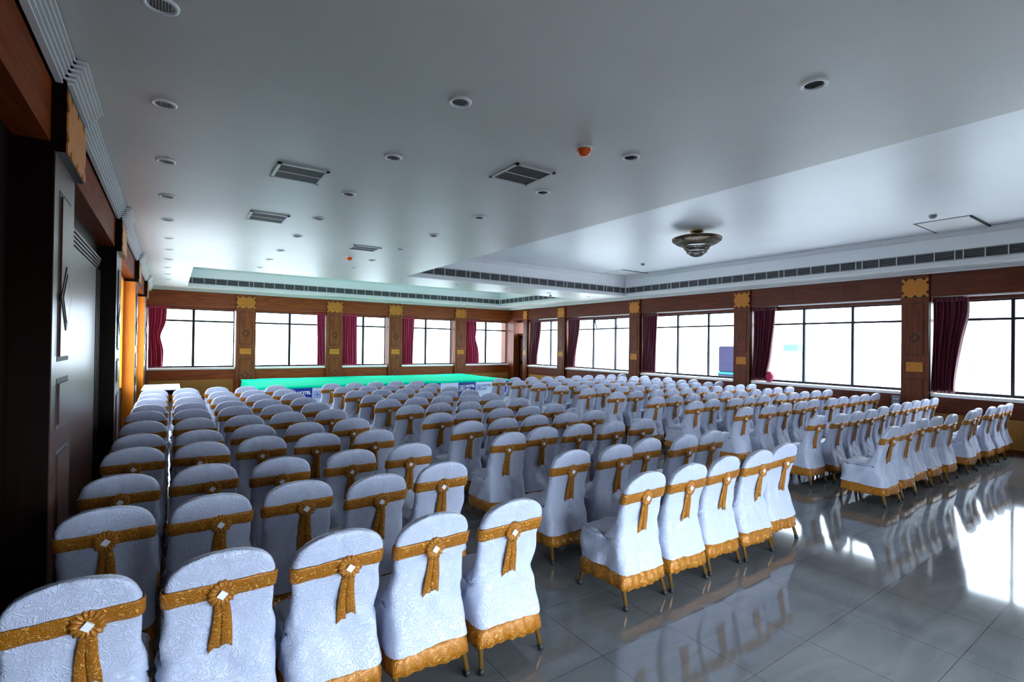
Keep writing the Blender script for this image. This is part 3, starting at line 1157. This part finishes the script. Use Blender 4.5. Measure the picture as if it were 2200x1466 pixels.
# ------------------------------------------------------------------ wall socket
s0 = MAPS['right'](3.97, 0.0, 0.81)
so = thing('socket_box', 'grey socket box on the window wall beside a pilaster', 'socket', s0)
b = W('right')
b.mat(M['socket']).box((3.90, -0.03, 0.70), (4.05, 0.015, 0.915))
b.build('back_box', so)
b = W('right')
b.mat(M['white_metal'])
for (u, z) in ((3.935, 0.76), (3.985, 0.76), (3.935, 0.84), (3.985, 0.84)):
    b.box((u, 0.012, z - .02), (u + .03, 0.022, z + .02))
b.build('switches', so)

# ------------------------------------------------------------------ stage
SZ = 0.60
sx0, sx1, sy0, sy1 = 1.86, 9.95, 14.75, 18.0
st = thing('stage_platform', 'low stage along the far wall with blue and white hotel banners', 'stage', ((sx0 + sx1) / 2, (sy0 + sy1) / 2, 0))
b = MB()
b.mat(M['dark_wood']).box((sx0 + .02, sy0 + .02, 0), (sx1 - .02, sy1, SZ - 0.03))
b.build('carcass', st)
b = MB()
b.mat(M['dark_wood']).box((sx0, sy0, SZ - 0.03), (sx1, sy1 + .25, SZ))
b.build('deck', st)


def logo(bb, x, y, z, s, m):
    """square badge of little rings, like a woven star"""
    bb.mat(m)
    def ring(cx, cz, r, w, k=8):
        for i in range(k):
            a0, a1 = 2 * math.pi * i / k, 2 * math.pi * (i + 1) / k
            P4 = [(cx + rr_ * math.cos(a), cz + rr_ * math.sin(a)) for rr_, a in ((r, a0), (r, a1), (r - w, a1), (r - w, a0))]
            bb.prism(P4, lambda p: (p[0], y, p[1]), lambda p: (p[0], y - 0.003, p[1]))
    for i in (-1, 0, 1):
        for j in (-1, 0, 1):
            if i == 0 and j == 0:
                ring(x, z, s * .24, s * .07, 4)
                ring(x, z, s * .11, s * .11, 4)
            else:
                ring(x + i * s * .36, z + j * s * .36, s * .15, s * .06)


def text(body, x, y, z, size, m, parent, name='lettering'):
    cu = bpy.data.curves.new(name, 'FONT')
    cu.body = body
    cu.size = size
    cu.extrude = 0.001
    cu.offset = 0.004
    cu.materials.append(m)
    o = bpy.data.objects.new(name, cu)
    COL.objects.link(o)
    dg = bpy.context.evaluated_depsgraph_get()
    me = bpy.data.meshes.new_from_object(o.evaluated_get(dg))
    me.name = name
    bpy.data.objects.remove(o)
    bpy.data.curves.remove(cu)
    o = bpy.data.objects.new(name, me)
    COL.objects.link(o)
    o.parent = parent
    o.location = Vector((x, y, z)) - wloc(parent)
    o.rotation_euler = (math.pi / 2, 0, 0)
    return o


nban = 12
bwid = (sx1 - sx0 - 0.1) / nban
for i in range(nban):
    x0 = sx0 + 0.1 + bwid * i
    dark = i % 2 == 1
    b = MB()
    b.mat(M['blue'] if dark else M['pale_blue']).box((x0 + .004, sy0 - .008, 0.02), (x0 + bwid - .004, sy0 + .002, SZ - .03))
    pn = b.build('banner_panel', st)
    pn['label'] = 'royal blue banner with white hotel lettering' if dark else 'pale blue banner with dark hotel lettering'
    if i == nban - 4:
        continue
    b = MB()
    logo(b, x0 + .14, sy0 - .008, 0.36, .20, M['white_print'] if dark else M['blue'])
    b.build('logo', pn)
    m = M['white_print'] if dark else M['grey_print']
    text('HOTEL', x0 + .27, sy0 - .011, 0.385, 0.115, m, pn)
    text('NIV', x0 + .27, sy0 - .011, 0.275, 0.105, m, pn)

# turquoise cloth over the stage top
b = MB()
b.mat(M['turquoise'])
nx, ny = 70, 26
rows = []
for j in range(ny):
    y = sy0 - 0.015 + (sy1 + 0.20 - sy0 + 0.015) * j / (ny - 1)
    row = []
    for i in range(nx):
        x = sx0 - 0.02 + (sx1 - sx0 + 0.04) * i / (nx - 1)
        h = abs(noise.noise(Vector((x * 0.5, y * 4.0, 3.1)))) * 0.035 + abs(noise.noise(Vector((x * 2.2, y * 2.2, 9.1)))) * 0.012
        if x < 2.36 and y > 17.9:
            h *= 0.2
        row.append((x, y, SZ + 0.006 + h))
    rows.append(row)
rows.insert(0, [(p[0], sy0 - 0.016, SZ - 0.045) for p in rows[0]])
b.loft(rows, False, False, True, closed=False)
o = b.build('stage_cloth', None, None, fixn=False)
md = o.modifiers.new('thickness', 'SOLIDIFY')
md.thickness = 0.004
tag(o, 'turquoise cloth spread creased over the stage top', 'cloth')
b = MB()
b.mat(M['turquoise'])
rows = []
for j, z in enumerate((SZ + 0.012, SZ - .05, 0.35, 0.16, 0.03)):
    rows.append([(sx0 - 0.02 - 0.02 * j - 0.015 * j * math.sin(k * 1.3) * .5, sy0 + (sy1 - .35 - sy0) * k / 29, z) for k in range(30)])
b.loft(rows, False, False, True, closed=False)
o2 = b.build('hanging_side', o, fixn=False)
md = o2.modifiers.new('thickness', 'SOLIDIFY')
md.thickness = 0.004

# ------------------------------------------------------------------ side table by the wooden wall
tb = thing('side_table', 'white-topped table against the dark wooden wall near the stage', 'table', (-0.17, 14.3, 0))
b = MB()
b.mat(M['tabletop']).box((-0.54, 13.55, 0.725), (0.18, 15.1, 0.75))
b.build('table_top', tb, bevel=0.004)
b = MB()
b.mat(M['dark_wood']).box((-0.50, 13.60, 0.62), (0.12, 15.05, 0.725))
b.build('apron', tb)
for (x, y) in ((-0.47, 13.63), (0.09, 13.63), (-0.47, 15.02), (0.09, 15.02)):
    b = MB()
    b.mat(M['dark_wood']).box((x - .03, y - .03, 0), (x + .03, y + .03, 0.62))
    b.build('leg', tb)


# ------------------------------------------------------------------ covered chairs
def rrect(w, yb, yf, r):
    """60 points round a rounded rectangle, starting at the back left corner, anticlockwise seen from above"""
    r = min(r, w / 2 * 0.98, (yf - yb) / 2 * 0.98)
    P = []
    hx = w / 2
    def seg(a, c, n):
        for i in range(n):
            t = i / n
            P.append((a[0] + (c[0] - a[0]) * t, a[1] + (c[1] - a[1]) * t))
    def arc(cx, cy, a0, n):
        for i in range(n):
            a = a0 + math.pi / 2 * i / n
            P.append((cx + r * math.cos(a), cy + r * math.sin(a)))
    seg((-hx + r, yb), (hx - r, yb), 16)
    arc(hx - r, yb + r, -math.pi / 2, 4)
    seg((hx, yb + r), (hx, yf - r), 10)
    arc(hx - r, yf - r, 0, 4)
    seg((hx - r, yf), (-hx + r, yf), 12)
    arc(-hx + r, yf - r, math.pi / 2, 4)
    seg((-hx, yf - r), (-hx, yb + r), 10)
    arc(-hx + r, yb + r, math.pi, 4)
    return P


LV = [  # z, width, back y, front y, corner radius
    (0.235, 0.456, -0.004, 0.486, 0.055), (0.29, 0.452, 0.012, 0.478, 0.055), (0.35, 0.449, 0.030, 0.472, 0.055),
    (0.41, 0.446, 0.044, 0.469, 0.055), (0.440, 0.444, 0.049, 0.466, 0.055), (0.462, 0.442, 0.052, 0.456, 0.055),
    (0.480, 0.438, 0.054, 0.436, 0.055), (0.492, 0.434, 0.055, 0.396, 0.055), (0.501, 0.432, 0.056, 0.330, 0.05),
    (0.508, 0.430, 0.056, 0.255, 0.045), (0.520, 0.428, 0.056, 0.200, 0.04), (0.545, 0.424, 0.055, 0.162, 0.035),
    (0.58, 0.422, 0.052, 0.136, 0.03), (0.63, 0.421, 0.046, 0.112, 0.028), (0.69, 0.424, 0.034, 0.094, 0.026),
    (0.74, 0.430, 0.020, 0.076, 0.024), (0.79, 0.434, 0.005, 0.060, 0.024), (0.83, 0.430, -0.006, 0.049, 0.024),
    (0.855, 0.415, -0.013, 0.042, 0.024), (0.875, 0.396, -0.018, 0.037, 0.024), (0.893, 0.366, -0.022, 0.032, 0.022),
    (0.908, 0.328, -0.025, 0.028, 0.02), (0.920, 0.284, -0.027, 0.025, 0.02), (0.930, 0.232, -0.027, 0.021, 0.018),
    (0.938, 0.170, -0.025, 0.017, 0.016), (0.944, 0.100, -0.020, 0.011, 0.012), (0.946, 0.030, -0.010, 0.003, 0.006)]


def lvl(z):
    for a, c in zip(LV, LV[1:]):
        if a[0] <= z <= c[0]:
            t = (z - a[0]) / (c[0] - a[0])
            return [a[i] + (c[i] - a[i]) * t for i in range(5)]
    return list(LV[-1])


def cover_mesh(seed):
    rnd = random.Random(seed)
    so_ = Vector((rnd.uniform(0, 90), rnd.uniform(0, 90), rnd.uniform(0, 90)))
    b = MB()
    b.mat(M['cover'])
    # refine the levels
    zs = []
    for a, c in zip(LV, LV[1:]):
        k = 2 if c[0] - a[0] > 0.03 else 1
        zs += [a[0] + (c[0] - a[0]) * i / k for i in range(k)]
    zs.append(LV[-1][0])
    rings = []
    ph = rnd.uniform(0, 6)
    for z in zs:
        _, w, yb, yf, r = lvl(z)
        base = rrect(w, yb, yf, r)
        cx, cy = 0, (yb + yf) / 2
        low = max(0, min(1, (0.5 - z) / 0.25))
        ring = []
        for i, (x, y) in enumerate(base):
            d = Vector((x - cx, y - cy, 0))
            dn = d.normalized() if d.length > 1e-5 else Vector((0, 0, 0))
            p = Vector((x, y, z))
            n1 = noise.noise(Vector((x * 9, y * 9, z * 2.6)) + so_)
            n2 = noise.noise(Vector((x * 22 + z * 8, y * 22, z * 5)) + so_ * 1.7)
            n3 = noise.noise(Vector((x * 6 + z * 7, y * 6 - z * 7, 0)) + so_)
            n4 = noise.noise(Vector(((x + (1 if x * so_.x > 0 else -1) * 0.8 * z) * 13, z * 3.0, y * 5)) + so_ * 0.3)
            mid = math.exp(-((z - 0.52) / 0.16) ** 2)
            k = (0.008 + 0.012 * low) * n1 + (0.006 + 0.006 * low) * n2 + 0.007 * n3 + (0.006 + 0.014 * mid) * n4
            top = max(0, (z - 0.86) / 0.09)
            k *= max(0.15, 1 - top * 0.7)
            # gathers that fan out from the top
            if z > 0.80 and i < 16:
                k += 0.0045 * math.sin(i * 2.1 + ph) * max(0.0, min(1, (0.93 - z) / 0.08)) * (0.5 + 0.5 * math.sin(i * 0.9 + ph))
            if i < 17 and z < 0.74:
                th = math.atan2(x, 0.78 - z)
                ds = math.hypot(x, 0.78 - z)
                k += 0.0055 * math.sin(th * 11 + ph) * math.exp(-((ds - 0.22) / 0.13) ** 2)
            if abs(x) > 0.15 and y > 0.10 and z < 0.50:
                k += 0.006 * math.sin(13 * math.atan2(0.54 - z, y - 0.05) + ph)
            q = p + dn * k
            if 0.47 < z < 0.60 and y > 0.10:
                q.z += 0.016 * noise.noise(Vector((x * 7, y * 14, 0)) + so_) + 0.006 * math.sin(y * 70 + 9 * x + ph) - 0.03 * (x / 0.22) ** 4
            if z < 0.30:
                q.z += 0.012 * math.sin(i * 0.21 + ph) * (0.30 - z) / 0.065 * 0.6
            ring.append(tuple(q))
        rings.append(ring)
    b.loft(rings, False, True, True)
    o = b.build('cover', None)
    return o


def hem_mesh(seed):
    rnd = random.Random(seed)
    ph = rnd.uniform(0, 6)
    b = MB()
    b.mat(M['gold'])
    rings = []
    for k, (z, grow, amp) in enumerate(((0.250, -0.035, 0.0), (0.236, -0.014, 0.0006), (0.20, -0.002, 0.0025), (0.165, 0.001, 0.0045), (0.130, 0.003, 0.006))):
        base = rrect(0.456 + 2 * grow, -0.004 - grow, 0.486 + grow, 0.055)
        ring = []
        # denser ring for the pleats
        dense = []
        for i in range(len(base)):
            p, q = base[i], base[(i + 1) % len(base)]
            dense += [p, ((p[0] + q[0]) / 2, (p[1] + q[1]) / 2)]
        for i, (x, y) in enumerate(dense):
            d = Vector((x, y - 0.24, 0)).normalized()
            w = amp * math.sin(i * 0.93 + ph) + amp * 0.4 * math.sin(i * 0.37)
            dz = 0.009 * math.sin(i * 0.16 + ph + 1) * (k / 4)
            ring.append((x + d.x * w, y + d.y * w, z + dz))
        rings.append(ring)
    b.loft(rings, False, False, True)
    o = b.build('hem', None, None, fixn=True)
    md = o.modifiers.new('thickness', 'SOLIDIFY')
    md.thickness = 0.003
    return o


def sash_parts(seed, xr, tilt, zoff):
    """band, rosette, buckle, two tails"""
    rnd = random.Random(seed)
    so_ = Vector((rnd.uniform(0, 50), rnd.uniform(0, 50), 3))
    b = MB()
    b.mat(M['gold'])
    rings = []
    for (z, g) in ((0.732, 0.002), (0.735, 0.0065), (0.755, 0.0085), (0.775, 0.0075), (0.800, 0.0085), (0.806, 0.0065), (0.808, 0.002)):
        _, w, yb, yf, r = lvl(z + zoff)
        ring = []
        for i, (x, y) in enumerate(rrect(w + 2 * g, yb - g, yf + g, r + g)):
            n1 = noise.noise(Vector((x * 14, y * 14, z * 60)) + so_)
            ring.append((x, y + (0.003 * n1 if i < 16 else 0), z + zoff + tilt * x + 0.004 * n1))
        rings.append(ring)
    b.loft(rings, False, False, True)
    band = b.build('sash', None)
    md = band.modifiers.new('thickness', 'SOLIDIFY')
    md.thickness = 0.003
    # rosette: pleated disc
    zc = 0.760 + zoff + tilt * xr
    yb = lvl(zc)[2] - 0.010
    b = MB()
    b.mat(M['gold'])
    n = 72
    rings = []
    for (r, h) in ((0.054, -0.002), (0.056, 0.008), (0.046, 0.016), (0.032, 0.015), (0.018, 0.010), (0.006, 0.009)):
        ring = []
        for i in range(n):
            a = 2 * math.pi * i / n
            pl = math.sin(a * 15)
            rr_ = r * (1 + 0.05 * pl + 0.05 * math.sin(a * 2 + seed))
            hh = h + 0.0045 * pl * (r / 0.056)
            ring.append((xr + rr_ * math.cos(a), yb - hh, zc + rr_ * math.sin(a)))
        rings.append(ring)
    b.loft(rings, True, True, True)
    ros = b.build('rosette', None)
    # buckle: little square plate set on its corner
    b = MB()
    b.mat(M['buckle'])
    s = 0.021
    d0 = [(xr + s * 1.05 * math.cos(a + .1), zc - 0.004 + s * math.sin(a + .1)) for a in (0, math.pi / 2, math.pi, 3 * math.pi / 2)]
    b.prism(d0, lambda p: (p[0], yb - 0.010, p[1]), lambda p: (p[0], yb - 0.021, p[1]))
    buc = b.build('buckle', None)
    tails = []
    for sgn in (-1, 1):
        b = MB()
        b.mat(M['gold'])
        rows = []
        L = 0.235 + rnd.uniform(-0.02, 0.015)
        spread = 0.010 + rnd.uniform(0, 0.008)
        for j in range(10):
            t = j / 9
            z = zc - 0.022 - L * t
            ybk = lvl(z)[2] - 0.011 - 0.007 * math.sin(t * 3.0) - 0.004 * (sgn > 0)
            wd = 0.017 + 0.006 * t
            cx = xr + sgn * (0.009 + spread * t) + 0.004 * math.sin(4 * t + seed)
            row = []
            for i in range(7):
                u = i / 6 * 2 - 1
                zz = z
                if j == 9:
                    zz = z - 0.022 * (abs(u) if rnd.random() < 2 else 0) * (1 if u * sgn > -0.2 else 0.4)
                row.append((cx + u * wd, ybk - 0.004 * math.cos(u * 2.2), zz))
            rows.append(row)
        b.loft(rows, False, False, True, closed=False)
        o = b.build('sash_tail', None, fixn=False)
        md = o.modifiers.new('thickness', 'SOLIDIFY')
        md.thickness = 0.0025
        tails.append(o)
    return band, ros, buc, tails


def leg_mesh(sx, back):
    b = MB()
    foot = Vector((sx * 0.212, -0.005 if back else 0.470, 0.012))
    top = Vector((sx * 0.170, 0.110 if back else 0.400, 0.40))
    b.mat(M['gold_metal']).tube(foot, top, 0.0145, 0.0155, 12)
    o = b.build('leg', None)
    return o, foot, top


def foot_mesh(foot, top):
    b = MB()
    d = (top - foot).normalized()
    b.mat(M['rubber']).tube(foot - Vector((0, 0, 0.012)), foot + d * 0.022, 0.018, 0.0165, 12)
    return b.build('rubber_foot', None)


covers = [cover_mesh(s) for s in (11, 12, 13, 14, 15, 16)]
hems = [hem_mesh(s) for s in (21, 22, 23)]
sashes = [sash_parts(31, 0.000, 0.00, 0.0), sash_parts(32, 0.022, 0.03, -0.004), sash_parts(33, -0.018, -0.02, 0.006), sash_parts(34, 0.045, 0.02, 0.0)]
legs = [leg_mesh(sx, bk) for bk in (True, False) for sx in (-1, 1)]
feet = [foot_mesh(l[1], l[2]) for l in legs]
protos = covers + hems + [p for s in sashes for p in (s[0], s[1], s[2], *s[3])] + [l[0] for l in legs] + feet
used = set()


def inst(o, parent):
    """the prototype itself the first time, afterwards a copy sharing its mesh"""
    if o.name in used:
        c = o.copy()
        COL.objects.link(c)
    else:
        used.add(o.name)
        c = o
    c.parent = parent
    return c


def place_chair(x, y, rz, label, ci, si, hi, near):
    root = thing('banquet_chair', label, 'chair', (x, y, 0), 'covered chairs in rows')
    root.rotation_euler = (0, 0, rz)
    inst(covers[ci], root)
    inst(hems[hi], root)
    band, ros, buc, tails = sashes[si]
    s = inst(band, root)
    inst(ros, s)
    inst(buc, s)
    for t in tails:
        inst(t, s)
    for (l, f) in zip(legs, feet):
        lg = inst(l[0], root)
        inst(f, lg)
    return root


BX = [[-0.25, 0.25, 0.76, 1.27, 1.81], [2.93, 3.43, 3.93, 4.43, 4.93], [7.33, 7.87, 8.45, 8.98, 9.50], [10.12, 10.62, 11.11, 11.60, 12.09]]
RY = [2.42, 3.26, 4.25, 5.17, 6.0, 6.92, 7.84, 8.62, 9.50, 10.36, 11.30]
MEAS = {  # measured places (block, row from the camera): five (x, y)
    (0, 0): [(-0.28, 2.49), (0.20, 2.49), (0.68, 2.45), (1.18, 2.43), (1.67, 2.40)],
    (0, 1): [(-0.27, 3.46), (0.23, 3.43), (0.69, 3.47), (1.19, 3.36), (1.74, 3.45)],
    (0, 2): [(-0.27, 4.25), (0.22, 4.29), (0.73, 4.24), (1.28, 4.25), (1.81, 4.25)],
    (0, 3): [(-0.24, 5.26), (0.24, 5.24), (0.73, 5.28), (1.23, 5.19), (1.78, 5.12)],
    (1, 0): [(2.88, 2.42), (3.36, 2.41), (3.84, 2.42), (4.33, 2.40), (4.86, 2.44)],
    (1, 1): [(2.90, 3.27), (3.45, 3.24), (3.95, 3.30), (4.39, 3.22), (4.84, 3.24)],
    (1, 2): [(2.92, 4.27), (3.44, 4.37), (3.96, 4.33), (4.42, 4.26), (4.88, 4.22)],
    (2, 0): [(7.12, 2.32), (7.68, 2.33), (8.27, 2.37), (8.75, 2.34), (9.22, 2.30)],
    (2, 1): [(7.33, 3.23), (7.80, 3.15), (8.30, 3.14), (8.80, 3.14), (9.42, 3.2)],
    (3, 0): [(10.10, 2.28), (10.60, 2.33), (11.10, 2.27), (11.60, 2.25), (12.10, 2.25)],
}
ORD = ['first', 'second', 'third', 'fourth', 'fifth', 'sixth', 'seventh', 'eighth', 'ninth', 'tenth', 'eleventh']
BL = [
    ('gold-sashed white chair, block by wooden wall, %s, %s from wall', False),
    ('gold-sashed white chair, second block from wooden wall, %s, %s seat along', False),
    ('gold-sashed white chair, third block from wooden wall, %s, %s seat along', False),
    ('gold-sashed white chair, block by window wall, %s, %s from windows', True),
]
for key in list(MEAS):          # neighbours may touch but not push into each other
    P_ = [list(p) for p in MEAS[key]]
    for _ in range(60):
        for a in range(4):
            g = 0.492 - (P_[a + 1][0] - P_[a][0])
            if g > 0:
                P_[a][0] -= g / 2
                P_[a + 1][0] += g / 2
    MEAS[key] = [tuple(p) for p in P_]
rnd = random.Random(99)
for bi in range(4):
    for ri in range(11):
        for ci in range(5):
            if (bi, ri) in MEAS:
                x, y = MEAS[(bi, ri)][ci]
                jx = jy = 0
            else:
                x, y = BX[bi][ci], RY[ri]
                jx, jy = rnd.uniform(-0.005, 0.005), rnd.uniform(-0.05, 0.05)
                if bi == 3:
                    jx = (ci - 2) * 0.006
                    jy *= 0.5
            rz = rnd.uniform(-0.02, 0.02)
            # keep the row order seen from the stage (first = nearest the stage)
            row = ORD[10 - ri] + ' row from stage' if ri else 'row nearest camera'
            k = 4 - ci if BL[bi][1] else ci
            lab = BL[bi][0] % (row, ORD[k])
            place_chair(x + jx, y + jy, rz, lab, rnd.randrange(6), rnd.choice((0, 0, 1, 2, 3)), rnd.randrange(3), ri < 2)


# ------------------------------------------------------------------ outside
def building(name, x0, x1, y0, y1, z1, face, label, rows, cols, wz=1.5):
    root = thing(name, label, 'building', ((x0 + x1) / 2, (y0 + y1) / 2, -18))
    b = MB()
    b.mat(M['facade']).box((x0, y0, -18), (x1, y1, z1))
    b.build('wall', root)
    for r in range(rows):
        for c in range(cols):
            z = z1 - 2.2 - r * 3.1
            b = MB()
            b.mat(M['facade_glass'])
            if face == 'x':
                u = y0 + (y1 - y0) * (c + .5) / cols
                b.box((x0 - .05, u - .6, z - wz / 2), (x0 + .05, u + .6, z + wz / 2))
            else:
                u = x0 + (x1 - x0) * (c + .5) / cols
                b.box((u - .6, y0 - .05, z - wz / 2), (u + .6, y0 + .05, z + wz / 2))
            b.build('window', root)
        b = MB()
        b.mat(M['facade'])
        z = z1 - 3.4 - r * 3.1
        if face == 'x':
            b.box((x0 - .5, y0, z - .1), (x0, y1, z + .1))
        else:
            b.box((x0, y0 - .5, z - .1), (x1, y0, z + .1))
        b.build('balcony', root)
    return root


building('apartment_building', 48, 60, 2.5, 16, 9, 'x', 'pale apartment building seen through the window beside the empty floor', 4, 4)
building('apartment_building', 55, 66, 24, 34, 3.6, 'x', 'pale apartment building seen through the second window along', 3, 3)
building('apartment_building', -4, 5, 85, 97, 2.0, 'y', 'pale distant building seen past the far window by the wooden wall', 2, 4)
building('apartment_building', 12, 26, 95, 105, 3.5, 'y', 'pale distant building seen through the second far window', 2, 5)
b = MB()
b.mat(M['ground']).box((-150, -150, -18.4), (200, 200, -18))
struct(b, 'ground', 'pale street level far below the hall', 'ground')

tk = thing('water_tank', 'dark blue water tank standing outside the third window', 'tank', (15.8, 9.3, -0.2))
b = MB()
b.mat(M['tank']).box((15.2, 8.7, 1.03), (16.4, 9.885, 1.89))
b.build('body', tk, bevel=0.03)
b = MB()
b.mat(M['teal_tarp']).box((15.18, 8.68, 0.97), (16.42, 9.9, 1.03)).mat(M['tank']).box((15.2, 8.7, 0.70), (16.4, 9.885, 0.97))
b.build('band', tk)
b = MB()
b.mat(M['tank'])
for (x, y) in ((15.3, 8.8), (16.3, 8.8), (15.3, 9.8), (16.3, 9.8)):
    b.box((x - .05, y - .05, -18), (x + .05, y + .05, 0.72))
b.build('stand', tk)

b = MB()
b.mat(M['teal_tarp'])
b.box((30.0, 14.45, 1.68), (30.6, 15.25, 2.08))
b.mat(M['facade']).box((30.2, 14.6, -18), (30.4, 15.1, 1.68))
o = b.build('roof_sign')
tag(o, 'cyan sheeted sign outside the second window along', 'sign')

tr = thing('leafy_tree', 'leafy tree far outside the window by the dark wooden wall', 'tree', (0.2, 60, -18))
b = MB()
b.mat(M['bark']).tube((0.2, 60, -18), (0.2, 60, -5), 0.5, 0.25, 10)
b.build('trunk', tr)
b = MB()
b.mat(M['leaf'])
rt = random.Random(5)
for k in range(420):
    a, q = rt.uniform(0, 6.28), rt.uniform(-1, 1)
    r = 3.6 * (1 - q * q) ** .5 * rt.uniform(.6, 1)
    c = Vector((0.2 + r * math.cos(a), 60 + r * math.sin(a), -2.6 + 3.1 * q))
    d = Vector((rt.uniform(-1, 1), rt.uniform(-1, 1), rt.uniform(-1, 1))).normalized() * 0.28
    e = d.orthogonal().normalized() * 0.2
    b.face([b.v(c - d), b.v(c + e), b.v(c + d), b.v(c - e)])
b.build('foliage', tr, fixn=False)

# ------------------------------------------------------------------ light
w = bpy.data.worlds.new('overcast_sky')
sc.world = w
w.use_nodes = True
nt = w.node_tree
bg = nt.nodes['Background']
bg.inputs['Color'].default_value = (0.73, 0.86, 1.0, 1)
# hazy sky, brighter on the sun's side
tc = N(nt, 'ShaderNodeTexCoord')
dp = N(nt, 'ShaderNodeVectorMath', operation='DOT_PRODUCT')
nt.links.new(tc.outputs['Generated'], dp.inputs[0])
dp.inputs[1].default_value = Vector((0.35, -0.93, 0.1)).normalized()
mr = N(nt, 'ShaderNodeMapRange')
mr.inputs['From Min'].default_value = -0.6
mr.inputs['From Max'].default_value = 1.0
mr.inputs['To Min'].default_value = 4.2
mr.inputs['To Max'].default_value = 8.0
nt.links.new(dp.outputs['Value'], mr.inputs['Value'])
nt.links.new(mr.outputs[0], bg.inputs['Strength'])


def portal(side, u0, u1, dg, zr=(1.02, 2.83)):
    ZS, ZH = zr
    f = MAPS[side]
    li = bpy.data.lights.new('window_portal', 'AREA')
    li.shape = 'RECTANGLE'
    a, c = f(u0, -dg - 0.1, ZS), f(u1, -dg - 0.1, ZH)
    li.size = (Vector((a.x, a.y, 0)) - Vector((c.x, c.y, 0))).length
    li.size_y = abs(c.z - a.z)
    li.cycles.is_portal = True
    o = bpy.data.objects.new('window_portal', li)
    COL.objects.link(o)
    o.location = (a + c) / 2
    inn = f((u0 + u1) / 2, 1, 2) - f((u0 + u1) / 2, 0, 2)
    o.rotation_euler = inn.to_track_quat('-Z', 'Z').to_euler()
    return o


for (u0, u1) in bw:
    portal('back', u0, u1, DB)
for (u0, u1) in rw:
    portal('right', u0, u1, DR)
for (u0, u1) in fw:
    portal('front', u0, u1, 0.2, FZ)
for (u0, u1) in LW:
    portal('left', u0, u1, 0.25)

# ------------------------------------------------------------------ camera
yaw, pitch, roll, fpx = 0.6006, 0.0069, 0.0135, 1067.5
cyw, syw, cp, sp = math.cos(yaw), math.sin(yaw), math.cos(pitch), math.sin(pitch)
fwd = Vector((syw * cp, cyw * cp, sp))
rgt = Vector((cyw, -syw, 0))
up = rgt.cross(fwd)
cr_, sr_ = math.cos(roll), math.sin(roll)
r2 = rgt * cr_ + up * sr_
u2 = up * cr_ - rgt * sr_
cam = bpy.data.cameras.new('camera')
cam.sensor_width = 36
cam.lens = fpx / 2200 * 36
cam.clip_start = 0.05
cam.clip_end = 500
co = bpy.data.objects.new('camera', cam)
COL.objects.link(co)
mw = Matrix((r2, u2, -fwd)).transposed().to_4x4()
mw.translation = (0, 0, HC)
co.matrix_world = mw
sc.camera = co

sc.view_settings.view_transform = 'Standard'
sc.view_settings.look = 'None'
sc.view_settings.gamma = 1
sc.view_settings.exposure = 1.42
sc.cycles.use_denoising = True
sc.cycles.max_bounces = 8
sc.cycles.diffuse_bounces = 5
sc.cycles.transparent_max_bounces = 12
